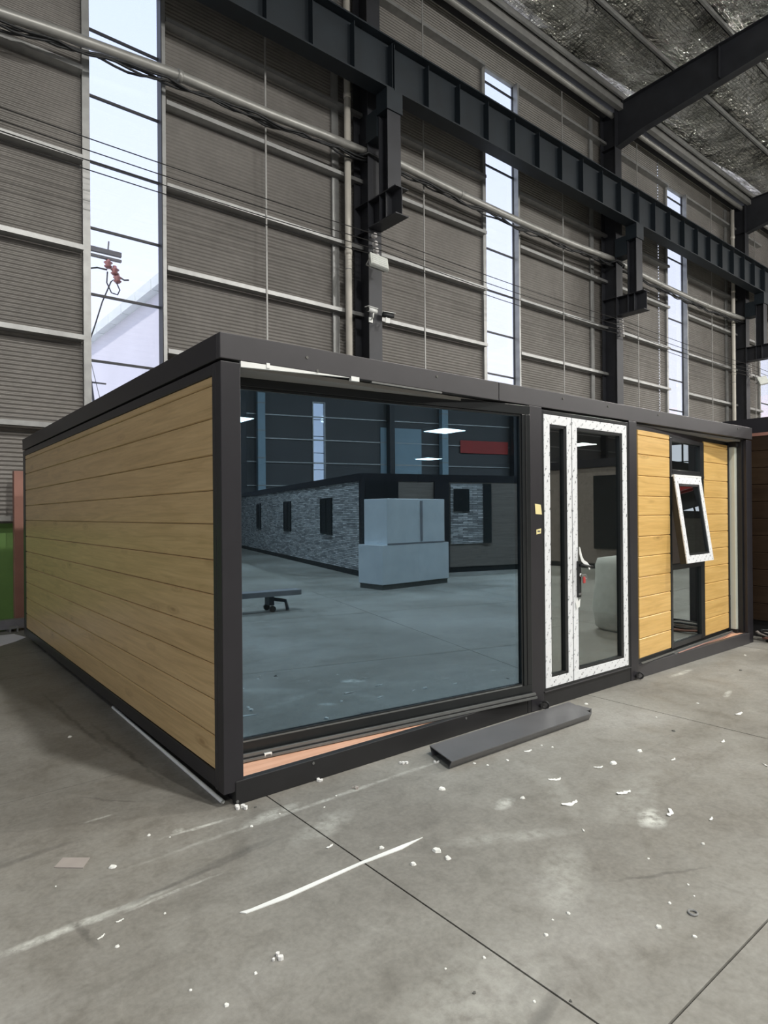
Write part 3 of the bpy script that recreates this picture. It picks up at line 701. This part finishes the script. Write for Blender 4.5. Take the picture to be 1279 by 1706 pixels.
# white batten under the fascia, wedge shaped
MB().prism([(.119, 2.330), (.119, 2.362), (.83, 2.366), (.83, 2.362)], .002, .02, 1).build('white_batten', 'white_plastic', cab)
B(.84, .90, -.003, .02, 2.345, 2.372).build('white_clip', 'white_plastic', cab); B(.27, .29, -.003, .02, 2.345, 2.372).build('white_clip', 'white_plastic', cab)
B(1.0, 1.6, .002, .02, 2.352, 2.363).build('grey_batten', 'track_grey', cab)
B(.10, 2.515, .10, .40, 2.34, 2.365).build('head_board', 'black_base', cab)

# --- large window panel, swung in by 7 degrees
wp = MB(); gx0, gx1, gz0, gz1 = -2.26, .012, .224, 2.284; px0, px1 = -2.34, .098
wp.box(px0, px1, -.03, .06, gz1, 2.352); wp.box(px0, px1, -.03, .06, .165, gz0); wp.box(px0, gx0, -.03, .06, gz0, gz1); wp.box(gx1, px1, -.03, .06, gz0, gz1)
win = wp.build('window_panel', 'black_alu', cab, .003, loc=(2.41, .02, 0), rot=(0, 0, R(-7)))
tag(win, 'black aluminium window frame with one large blue pane')
B(gx0, gx1, -.004, .004, gz0, gz1).build('glass_pane', 'blue_glass', win)
m = MB(); b_ = .016
m.box(gx0, gx1, -.022, -.005, gz0, gz0+b_); m.box(gx0, gx1, -.022, -.005, gz1-b_, gz1); m.box(gx1-b_, gx1, -.022, -.005, gz0+b_, gz1-b_)
m.build('glazing_bead', 'black_alu', win, .002)
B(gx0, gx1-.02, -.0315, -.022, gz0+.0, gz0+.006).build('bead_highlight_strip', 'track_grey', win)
B(gx1+.035, gx1+.04, -.034, -.03, gz0, gz1).build('frame_step', 'black_base', win)
sl = MB(); sl.box(px0, px1, -.050, .06, .128, .165); sl.build('sill_track', 'black_alu', win, .002)
B(px0, px1, -.066, -.050, .150, .166).build('track_lip', 'track_grey', win); B(px0, px1, -.082, -.070, .128, .142).build('track_lip', 'track_grey', win)
B(px0, px1, -.072, -.050, .126, .150).build('track_groove', 'black_base', win)
m = MB(); m.box(-2.075, -2.03, -.082, -.068, .146, .153); m.box(-2.075, -2.068, -.082, -.068, .134, .146); m.box(-2.037, -2.03, -.082, -.068, .134, .146); m.build('white_latch', 'white_plastic', win)

# --- glass double door, still in its protective film
m = MB(); m.box(2.667, 2.690, .0, .07, .125, 2.345); m.box(3.885, 3.925, .0, .07, .125, 2.345); m.box(2.69, 3.885, .0, .07, 2.318, 2.345); m.box(2.69, 3.885, .0, .07, .125, .150)
m.build('door_frame', 'black_alu', cab, .002)
B(2.668, 3.924, -.012, .03, .125, .132).build('threshold_strip', 'charcoal_sheet', cab)
def leaf(x0, x1, fw0, fw1, label):
    z0, z1 = .153, 2.312; fh = .075
    # part origin at the leaf's lower left corner
    w = x1-x0; h = z1-z0
    d = empty('door_leaf', (x0, 0, z0), 0, label, parent=cab)
    for q in ([(0, 0), (fw0, fh), (fw0, h-fh), (0, h)], [(w, 0), (w, h), (w-fw1, h-fh), (w-fw1, fh)]): MB().prism(q, -.004, .045, 1).build('leaf_stile', 'film_vert', d, .002)
    for q in ([(0, 0), (w, 0), (w-fw1, fh), (fw0, fh)], [(0, h), (fw0, h-fh), (w-fw1, h-fh), (w, h)]): MB().prism(q, -.004, .045, 1).build('leaf_rail', 'film_horiz', d, .002)
    bd = .018; m = MB()
    a0, a1, c0, c1 = fw0, w-fw1, fh, h-fh
    m.box(a0, a0+bd*.6, .0, .04, c0, c1); m.box(a1-bd*2.0, a1, .0, .04, c0, c1); m.box(a0, a1, .0, .04, c0, c0+bd*1.2); m.box(a0, a1, .0, .04, c1-bd*1.4, c1)
    m.build('glazing_bead', 'black_alu', d, .002)
    B(a0, a1, .022, .030, c0, c1).build('glass_pane', 'grey_glass', d)
    return d
lf = leaf(2.692, 3.052, .075, .062, 'narrow door leaf wrapped in white printed film')
rt = leaf(3.062, 3.884, .068, .070, 'wide door leaf wrapped in white printed film')
B(3.052, 3.062, .003, .05, .155, 2.31).build('meeting_seal', 'black_base', cab)
# door furniture on the wide leaf (leaf-local coordinates)
B(.045, .088, -.022, -.004, .68, .98).build('handle_plate', 'black_alu', rt, .004)
hd = MB(); hd.tube([(.066, -.022, .945), (.066, -.055, .945), (.085, -.062, .943), (.13, -.064, .935), (.185, -.062, .93)], .011, 10); hd.build('lever_handle', 'black_alu', rt, smooth=True)
m = MB(); pts = [(.048, 1.10), (.062, 1.09), (.088, 1.02), (.115, .985), (.160, .965), (.195, .935), (.200, .905), (.188, .900), (.160, .938), (.110, .955), (.080, .975), (.052, 1.04)]
m.prism(pts, -.030, -.026, 1); m.build('torn_film', 'white_plastic', rt)
MB().tube([(.068, -.022, .865), (.068, -.032, .865)], .016, 12).build('lock_cylinder', 'chrome', rt, smooth=True)
ky = MB().box(.070, .125, -.040, -.036, .860, .872).build('key', 'chrome', rt); B(.085, .118, -.042, -.034, .795, .850).build('key_tag', 'key_red', rt, .003)
MB().torus((.125, -.04, .846), .014, .003, (0, 1, 0), 12, 6).build('key_ring', 'chrome', rt)
B(.045, .085, -.030, -.022, .70, .715).build('plate_foot', 'track_grey', rt)
m = MB(); m.prism([(.02, .64), (.045, .675), (.06, .64), (.085, .665), (.075, .60), (.03, .585)], -.012, -.005, 1); m.build('torn_film', 'white_plastic', rt)

# --- right-hand wall panel, swung in by 4 degrees
pn = B(.0, 2.285, .012, .07, .125, 2.335).build('wall_panel', 'black_alu', cab, 0, loc=(4.06, 0.004, 0), rot=(0, 0, R(4)))
# cut out for the window: rebuild the backing as four strips
mm = MB(); mm.box(0, .705, .014, .07, .125, 2.335); mm.box(1.555, 2.285, .014, .07, .125, 2.335); mm.box(.705, 1.555, .014, .07, .125, .165); mm.box(.705, 1.555, .014, .07, 2.275, 2.335)
pn.data = mm.mesh('wall_panel', 'black_alu')
tag(pn, 'swung-in wall panel of wood boards around a tall black window')
for i in range(12):
    z1, z0 = ZB[i]+.008, ZB[i+1]+.008
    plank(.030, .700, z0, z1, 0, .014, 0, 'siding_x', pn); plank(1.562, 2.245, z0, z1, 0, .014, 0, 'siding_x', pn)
B(2.245, 2.285, -.006, .014, .15, 2.30).build('end_trim', 'black_base', pn)
for z in (1.98, .53): MB().tube([(2.29, 0, z-.03), (2.29, 0, z+.03)], .008, 8).build('hinge', 'chrome', pn)
for k, (z0, z1) in enumerate(((1.905, 2.275), (.165, .985))):
    fo = MB(); a, b = .708, 1.552; fw = .045
    fo.box(a, a+fw, -.004, .06, z0, z1); fo.box(b-.10, b, -.004, .06, z0, z1); fo.box(a+fw, b-.10, -.004, .06, z1-.04, z1); fo.box(a+fw, b-.10, -.004, .06, z0, z0+.05)
    fo.build('fixed_window_frame', 'black_alu', pn, .003)
    B(a+fw, b-.10, .02, .028, z0+.05, z1-.04).build('glass_pane', 'grey_glass', pn)
fo = MB(); fo.box(.708, .75, 0, .06, .985, 1.905); fo.box(1.45, 1.552, 0, .06, .985, 1.905); fo.box(.708, 1.552, -.006, .06, .97, 1.0); fo.box(.708, 1.552, -.006, .06, 1.885, 1.915)
fo.build('casement_frame', 'black_alu', pn, .002)
B(.69, 2.285, -.045, .014, .118, .130).build('track_lip', 'track_grey', pn); B(.02, 2.285, -.028, -.014, .134, .146).build('track_lip', 'track_grey', pn)
MB().tube([(.75, -.05, .128), (1.4, -.055, .130), (1.9, -.075, .128), (2.27, -.03, .128)], .006, 6).build('red_cable', 'red_post_paint', pn)
# opened awning sash
cs = empty('awning_sash', (4.06+.735*math.cos(R(4)), .004+.735*math.sin(R(4))-.012, 1.885), R(4), parent=cab)
cs.rotation_euler = (R(-8.0), 0, R(4)); cs['label'] = 'awning sash in white film, pushed open at its foot'
w_, h_, fr = .665, .875, .075
for q in ([(0, 0), (fr, -fr), (fr, -h_+fr), (0, -h_)], [(w_, 0), (w_, -h_), (w_-fr, -h_+fr), (w_-fr, -fr)]): MB().prism(q, -.02, -.008, 1).build('sash_stile', 'film_vert', cs, .002)
for q in ([(0, 0), (w_, 0), (w_-fr, -fr), (fr, -fr)], [(0, -h_), (fr, -h_+fr), (w_-fr, -h_+fr), (w_, -h_)]): MB().prism(q, -.02, -.008, 1).build('sash_rail', 'film_horiz', cs, .002)
m = MB(); m.box(fr, fr+.02, -.015, .02, -h_+fr, -fr); m.box(w_-fr-.02, w_-fr, -.015, .02, -h_+fr, -fr); m.box(fr, w_-fr, -.015, .02, -fr-.02, -fr); m.box(fr, w_-fr, -.015, .02, -h_+fr, -h_+fr+.02); m.build('glazing_bead', 'black_alu', cs)
B(fr, w_-fr, .0, .006, -h_+fr, -fr).build('glass_pane', 'grey_glass', cs)
B(.0, w_, -.008, .05, -h_, 0).build('sash_back', 'black_alu', cs).data = (lambda q: q)(MB().box(0, .06, -.008, .05, -h_, 0).box(w_-.06, w_, -.008, .05, -h_, 0).box(.06, w_-.06, -.008, .05, -.06, 0).box(.06, w_-.06, -.008, .05, -h_, -h_+.06).mesh('sash_back', 'black_alu'))
B(-.003, w_+.003, -.022, .02, -.002, .016).build('sash_hinge', 'white_plastic', cs)

# sticky notes on the post
def cabin_world(x, y, z): return C0 + Vector((math.cos(DL)*x+math.sin(DL)*y, -math.sin(DL)*x+math.cos(DL)*y, z))
o = MB().prism([(0, .0), (.072, -.008), (.085, -.085), (.008, -.080)], -.0015, 0, 1).build('sticky_note', 'sticky_paper', loc=cabin_world(2.572, -.0045, 1.605), rot=(0, 0, -DL)); tag(o, 'square yellow paper note stuck on the dark post beside the door', 'note')
o = MB().prism([(0, -.008), (.058, 0), (.055, -.038), (.0, -.046)], -.0015, 0, 1).build('sticky_note', 'sticky_paper', loc=cabin_world(2.588, -.0045, 1.412), rot=(0, 0, -DL)); tag(o, 'small yellow strip label below the larger note on the post', 'note')
B(.012, .045, -.0022, -.0016, -.028, -.016).build('ink_mark', 'dark_chip', o)

# ------------------------------------------------------------------ things on the floor by the cabin
t = empty('metal_channel', (2.71, 2.686, 0), R(-1.2), 'bent dark metal cover channel lying on the floor before the doors', 'channel')
m = MB(); m.prism([(.030, 0), (.0, .050), (0, .056), (.275, .056), (.275, .050), (.245, 0), (.240, .003), (.268, .050), (.007, .050), (.035, .003)], 0, 1.43, 0)
m.v = [(x+(.27 if x < .5 else .42)*y, y, z) for x, y, z in m.v]; m.build('cover', 'channel_sheet', t)
B(1.44, 1.58, .10, .22, .030, .036).build('end_tab', 'channel_sheet', t); B(1.565, 1.58, .10, .22, .0, .034).build('end_tab_lip', 'channel_sheet', t)
m = MB()
a, b = floor_at(371, 1336, .011), floor_at(188, 1178, .011)
seg = 14; pts = [a, b]
m.tube(pts, .0115, seg, cap=False); m.tube(pts, .008, seg, cap=False)
o = m.build('plastic_tube', 'white_plastic', smooth=True); tag(o, 'thin white plastic tube lying along the foot of the cabin side', 'tube')
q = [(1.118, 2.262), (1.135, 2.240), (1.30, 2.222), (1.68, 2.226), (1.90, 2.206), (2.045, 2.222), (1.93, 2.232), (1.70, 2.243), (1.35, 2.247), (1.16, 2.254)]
o = MB().prism(q, .0005, .004, 2).build('floor_strip', 'white_plastic'); tag(o, 'long thin white strip across the floor joint', 'strip')  # thin white tapered outline, raised slightly off the floor
q = [tuple(floor_at(*p)[:2]) for p in ((90, 1446), (105, 1430), (150, 1430), (138, 1447))]
o = MB().prism(q, .0005, .004, 2).build('cardboard_piece', 'card'); tag(o, 'flat grey brown cardboard piece on the floor left of the cabin', 'cardboard')
def scrap(px, py, size, kind, label, group, mat='paper', rz=None):
    rnd = random.Random(int(px*7+py*3)); p = floor_at(px, py); m = MB()
    if kind == 'chip':
        k = rnd.randint(5, 7); q = [(size*(.6+.5*rnd.random())*math.cos(2*math.pi*i/k), size*(.6+.5*rnd.random())*math.sin(2*math.pi*i/k)) for i in range(k)]
        i0 = len(m.v); h = size*.5
        m.prism(q, .0005, .0005+h*.5, 2)
        for j in range(k, 2*k): x, y, z = m.v[j]; m.v[j] = (x*.75, y*.75, z+rnd.random()*h*.5)
    elif kind == 'curl':      # a curled shaving or torn strip of paper
        n = 8; w = size*.28; i0 = 0
        for i in range(n+1):
            u = (i/n-.5)*2; x = u*size; y = .18*size*u*u+.25*size*(rnd.random()-.5); z = .001+size*.10*abs(u)**2.2*(rnd.random()*.5+.5)
            ww = w*(1-.55*abs(u))*(.5+.8*rnd.random()); 
            for s, dz in ((-1, 0), (1, .25*w)): m.v.append((x, y+s*ww, z+dz)); 
            for s, dz in ((-1, .0012), (1, .25*w+.0012)): m.v.append((x, y+s*ww, z+dz))
        for i in range(n):
            a = 4*i; b = 4*(i+1)
            m.f += [(a, a+1, b+1, b), (a+2, b+2, b+3, a+3), (a, b, b+2, a+2), (a+1, a+3, b+3, b+1)]
        m.f += [(0, 2, 3, 1), (4*n, 4*n+1, 4*n+3, 4*n+2)]
    elif kind == 'crumb':     # a cluster of foam crumbs stuck together
        for _ in range(5):
            a = size*.35*(.6+rnd.random()*.6); x = rnd.uniform(-.6, .6)*size; y = rnd.uniform(-.6, .6)*size; z = rnd.random()*size*.2
            k = 6; q = [(x+a*(.7+.4*rnd.random())*math.cos(2*math.pi*i/k), y+a*(.7+.4*rnd.random())*math.sin(2*math.pi*i/k)) for i in range(k)]
            m.prism(q, .0005, .001+a*1.1, 2)
    elif kind == 'ring': m.torus((0, 0, .004), size, .004, (0, 0, 1), 16, 6)
    o = m.build({'chip': 'paper_chip', 'curl': 'paper_curl', 'crumb': 'foam_crumb', 'ring': 'wire_ring'}[kind], mat, loc=(p.x, p.y, 0), rot=(0, 0, rnd.random()*6.28 if rz is None else rz))
    return tag(o, label, 'litter', group)
LC = 'tiny white chip of paper lying loose on the concrete floor'
GC = 'small white paper chips on the floor'
for px, py, s in [(188, 1445, .022), (248, 1392, .014), (195, 1577, .012), (426, 1622, .010), (377, 1675, .012), (317, 1650, .008), (419, 1377, .014), (275, 1522, .008), (116, 1228, .02), (635, 1413, .018),
                  (735, 1315, .03), (946, 1522, .012), (909, 1558, .012), (1115, 1505, .012), (1157, 1561, .012), (806, 1596, .009), (890, 1669, .009), (742, 1614, .007), (1097, 1545, .018), (1080, 1431, .010),
                  (1171, 1406, .014), (870, 1330, .02), (902, 1242, .012), (920, 1245, .012), (812, 1275, .012), (790, 1272, .014), (845, 1267, .014), (1162, 1172, .016), (1175, 1080, .02), (1241, 1092, .022), (905, 1190, .02),
                  (1022, 1272, .03), (1065, 1252, .03), (1093, 1195, .012), (688, 1440, .02), (745, 1430, .022), (727, 1418, .03), (921, 1533, .008), (1146, 1474, .008), (1156, 1493, .006), (540, 1345, .008), (560, 1326, .009), (466, 1356, .008), (93, 1477, .006), (283, 1395, .007), (976, 1173, .022)]:
    scrap(px, py, s*.8, 'chip', LC, GC)
for px, py, s, lb in [(672, 1272, .035, 'clump of white foam crumbs before the cabin base left of the dark channel'), (727, 1270, .022, 'white foam crumb under the near end of the dark channel'),
                      (532, 1302, .028, 'clump of white foam crumbs touching the cabin base rail'), (591, 1314, .024, 'small mottled foam crumb just off the cabin base rail'), (402, 1347, .035, 'white plaster crumbs at the foot of the cabin corner'), (462, 1596, .026, 'broken pale crumb cluster alone on the open floor')]:
    scrap(px, py, s, 'crumb', lb, None, 'foam' if px != 591 else 'card')
for px, py, s, rz, lb in [(880, 1252, .07, -.2, 'white folded paper scrap close to the dark metal channel'), (997, 1279, .07, -.6, 'straight thin white paper sliver on the open floor'), (925, 1300, .09, -.5, 'broad torn white paper scrap lying past the dark channel'),
                          (950, 1340, .12, -.35, 'long curved pale strip of torn paper tape on the floor'), (1040, 1322, .11, -.3, 'curled white paper strip on the open floor'), (1122, 1266, .06, 0, 'white flake with a curled end on the open floor'), (1205, 1236, .07, .1, 'bent white paper shred far right on the floor'),
                          (1232, 1190, .11, -.1, 'thin pale shred before the right end of the cabin'), (1117, 1355, .10, .4, 'crumpled white paper on the chalky smear'), (1185, 1365, .05, .2, 'small crumpled flake beside the chalky smear'), (972, 1384, .035, .8, 'forked white paper shred on the open floor'), (550, 1411, .05, .25, 'short white paper sliver beside the floor joint'),
                          (200, 1535, .035, .1, 'pale torn flake near the chalk streak'), (169, 1562, .04, .5, 'yellowish torn scrap below the chalk streak'), (1275, 1275, .06, .9, 'white paper shred at the far right of the floor')]:
    scrap(px, py, s*.42, 'curl', lb, None, 'paper', rz)
scrap(1154, 1522, .016, 'ring', 'small wire ring lying on the concrete floor', None, 'galvanised')
for px, py, s in ((1122, 1218, .02), (1233, 1117, .02), (426, 1345, .012), (950, 1668, .008), (790, 1655, .01)): scrap(px, py, s*.8, 'chip', 'tiny dark crumb lying on the concrete floor', 'dark crumbs on the floor', 'dark_chip')
# hoses at the right
t = empty('hose_pile', (8.21, 2.66, 0), 0, 'tangled pale hoses and cables on the floor behind the cabin corner', 'hose')
rnd = random.Random(3)
for k in range(5):
    q = []; rx, ry = .10+.04*rnd.random(), .30+.12*rnd.random(); ox = rnd.uniform(-.03, .03)
    for i in range(21):
        a = 2*math.pi*i/20*(1.1); q.append((ox+rx*math.cos(a), .02*k-.1+ry*math.sin(a), .018+.022*k+.012*math.sin(3*a+k)))
    MB().tube(q, .014, 7).build('hose', 'red_post_paint' if k == 1 else ('card' if k % 2 else 'cable_black'), t, smooth=True)

# ------------------------------------------------------------------ other cabins in the hall
def box_cabin(name, label, x0, x1, y0, y1, h, fh, wallmat, basez=.14):
    t = empty(name, (x0, y0, 0), 0, label, 'cabin'); w, d = x1-x0, y1-y0
    m = MB(); m.box(0, w, 0, d, h-fh, h); m.build('roof_fascia', 'black_frame', t)
    m = MB(); m.box(.03, w-.03, .03, d-.03, 0, basez); m.build('base', 'black_base', t)
    for x in (0, w-.12):
        for y in (0, d-.12): B(x, x+.12, y, y+.12, basez*0, h-fh).build('corner_post', 'black_frame', t)
    b = B(.03, w-.03, .03, d-.03, basez, h-fh).build('wall_body', wallmat, t)
    return t, b
t, b = box_cabin('brown_cabin', 'dark brown sided cabin standing right beside the wood cabin', 8.40, 14.3, 2.55, 8.45, 2.66, .18, 'brown_siding', .20)
for i in range(11): plank(.125, 5.78, .205+i*.2055, .205+(i+1)*.2055, -.0, .03, 1, 'brown_siding', b)
B(-.006, .03, .125, 5.78, 2.44, 2.478).build('head_trim', 'red_post_paint', b)
t, b = box_cabin('stone_cabin', 'long grey stone clad cabin mirrored in the big glass pane', 6.6, 12.5, -22.4, -7.2, 2.52, .19, 'stone_cladding')
for y, w in ((-18.55, .75), (-14.1, .92), (-9.9, 1.0)):
    f = MB(); yy = y+22.4
    f.box(-.01, .03, yy-w/2, yy+w/2, .97, 1.02); f.box(-.01, .03, yy-w/2, yy+w/2, 1.93, 1.98); f.box(-.01, .03, yy-w/2, yy-w/2+.05, 1.02, 1.93); f.box(-.01, .03, yy+w/2-.05, yy+w/2, 1.02, 1.93); f.box(-.01, .03, yy-.03, yy+.03, 1.02, 1.93)
    f = f.build('window', 'black_alu', t); B(.005, .035, yy-w/2+.05, yy+w/2-.05, 1.02, 1.93).build('pane', 'dark_opening', f)
f = B(.12, 5.78, 15.17, 15.19, .14, 2.33).build('front_siding', 'brown_siding_x', t)
B(2.0, 2.42, 15.18, 15.25, .14, 2.33).build('front_post', 'black_frame', t); B(.12, 1.0, 15.185, 15.21, .14, 2.33).build('dark_door', 'dark_opening', t)
f = B(2.48, 3.66, 15.19, 15.215, .74, 2.30).build('stone_panel', 'stone_cladding', t); B(2.56, 3.02, 15.215, 15.24, 1.57, 2.15).build('small_window', 'dark_opening', f); B(3.45, 3.70, 15.215, 15.23, .74, 2.30).build('dark_edge', 'dark_opening', f)
t, b = box_cabin('taupe_cabin', 'taupe sided cabin with dark window mirrored in the door glass', 15.0, 20.9, -8.6, -1.2, 2.95, .22, 'brown_siding_x')
f = B(-.01, .03, 4.77, 5.75, .55, 2.5).build('window', 'black_alu', t); B(-.014, -.008, 4.85, 5.67, .63, 2.42).build('pane', 'dark_opening', f)
# wrapped panel stacks
t = empty('wrapped_panel_stack', (6.02, -4.55, 0), R(-19), 'white film wrapped stack of wall panels mirrored in the big pane', 'panel stack')
B(.02, 1.95, -.72, -.02, 0, .10).build('pallet', 'dark_chip', t); B(0, 1.98, -.75, 0, .10, .90).build('lower_bundle', 'wrap_film', t, .01); B(.14, 1.86, -.72, -.01, .90, 1.84).build('upper_bundle', 'wrap_film', t, .01)
B(1.10, 1.16, -.01, .003, .95, 1.80).build('strap_gap', 'grey_steel', t); B(.14, 1.86, -.005, .004, .90, .93).build('bundle_seam', 'grey_steel', t)
t = empty('roller_trolley', (2.6, -2.80, 0), R(-8), 'low steel roller bench mirrored at the left of the glass', 'bench')
B(-1.4, 1.25, -.12, .12, .24, .32).build('bed', 'grey_steel', t)
for x in (-1.1, .75):
    B(x-.04, x+.04, -.10, .10, .10, .24).build('leg', 'steel_paint', t)
    for y in (-.13, .13): MB().tube([(x, y-.02, .05), (x, y+.02, .05)], .05, 14).build('wheel', 'cable_black', t)
MB().tube([(.75, 0, .2), (.98, .1, .16), (1.0, .14, .02)], .03, 8).build('foot_arm', 'steel_paint', t)
m = MB()
prof = [(.0, 0), (.30, 0), (.34, .12), (.33, .6), (.30, .88), (.26, .95), (.0, .96)]
for k, (r, z) in enumerate([(.26, 0), (.31, .05), (.33, .3), (.32, .6), (.30, .85), (.27, .93), (.10, .96)]):
    for j in range(16):
        a = 2*math.pi*j/16; rr = r*(1+.04*math.sin(3*a+z*9)); cx = abs(math.cos(a))**.6*math.copysign(1, math.cos(a)); cy = abs(math.sin(a))**.6*math.copysign(1, math.sin(a))
        m.v.append((rr*cx, rr*cy, z))
    if k:
        for j in range(16): m.f.append(((k-1)*16+j, (k-1)*16+(j+1) % 16, k*16+(j+1) % 16, k*16+j))
m.f.append(tuple(range(16))[::-1]); m.f.append(tuple(6*16+j for j in range(16)))
o = m.build('bulk_sack', 'sack', loc=(7.62, 1.62, 0), smooth=True); tag(o, 'full white woven sack mirrored in the door glass', 'sack')

# ------------------------------------------------------------------ outside the window wall
o = B(-90, 130, -70, 90, -.25, -.07).build('yard', 'yard'); struct(o, 'pale concrete yard outside the hall', 'ground')
t = empty('neighbour_building', (7.06, 18.6, 0), 0, 'pale neighbouring building with white ribbed roof edge outside the first window', 'building')
B(.30, 4.6, 0, 45, 0, 8.75).build('wall', 'neighbour_wall', t)
for k in range(30): B(0, .36, k*1.5+.02, k*1.5+1.46, 8.66, 9.0).build('roof_edge_panel', 'neighbour_roof', t)
B(.10, 4.8, 0, 45, 8.76, 8.98).build('roof_slab', 'neighbour_wall', t)
t = empty('utility_pole', (4.40, 18, 0), 0, 'grey utility pole with crossarm and red insulators outside the first window', 'pole')
MB().tube([(0, 0, -.05), (0, 0, 9.4)], [.16, .11], 12).build('shaft', 'pole_wood', t, smooth=True)
B(-.9, 1.12, -.05, .05, 8.62, 8.74).build('crossarm', 'pole_wood', t); B(-.9, 1.12, -.05, .05, 8.48, 8.54).build('crossarm', 'pole_wood', t)
for x, z in ((.78, 8.40), (.95, 8.25), (1.02, 8.05)):
    MB().tube([(x, 0, z-.16), (x, 0, z-.10), (x, 0, z-.06), (x, 0, z), (x, 0, z+.04), (x, 0, z+.10)], [.05, .11, .06, .12, .06, .05], 10).build('insulator', 'insulator_red', t, smooth=True)
MB().tube([(.78, 0, 8.75), (.80, 0, 8.98)], .02, 6).build('pin', 'pole_wood', t)
MB().tube([(.2, 0, 8.10), (.5, 0, 8.2), (.75, 0, 8.2)], .022, 6).build('cable', 'cable_black', t)
MB().tube([(1.0, 0, 8.1), (1.2, 0, 8.02), (1.32, 0, 8.05)], .022, 6).build('cable', 'cable_black', t)
MB().tube([(.76, 0, 8.15), (.74, 0, 7.85), (.86, 0, 7.6), (1.02, 0, 7.58), (1.08, 0, 7.72), (.95, 0, 8.0), (.85, 0, 7.9), (.62, 0, 7.3), (.42, 0, 6.6), (.2, 0, 5.9)], .018, 6).build('cable_loop', 'cable_black', t, smooth=True)
t = empty('service_mast', (4.65, 18.6, 0), 0, 'thin leaning mast with small fittings low outside the first window', 'mast')
MB().tube([(.55, 0, 0), (.30, 0, 4.6), (.08, 0, 6.4)], .035, 8).build('shaft', 'pole_wood', t); B(.12, .62, -.02, .02, 5.2, 5.24).build('crossarm', 'pole_wood', t)
MB().tube([(.18, 0, 6.0), (.5, 0, 4.6)], .008, 5).build('stay_wire', 'cable_black', t)
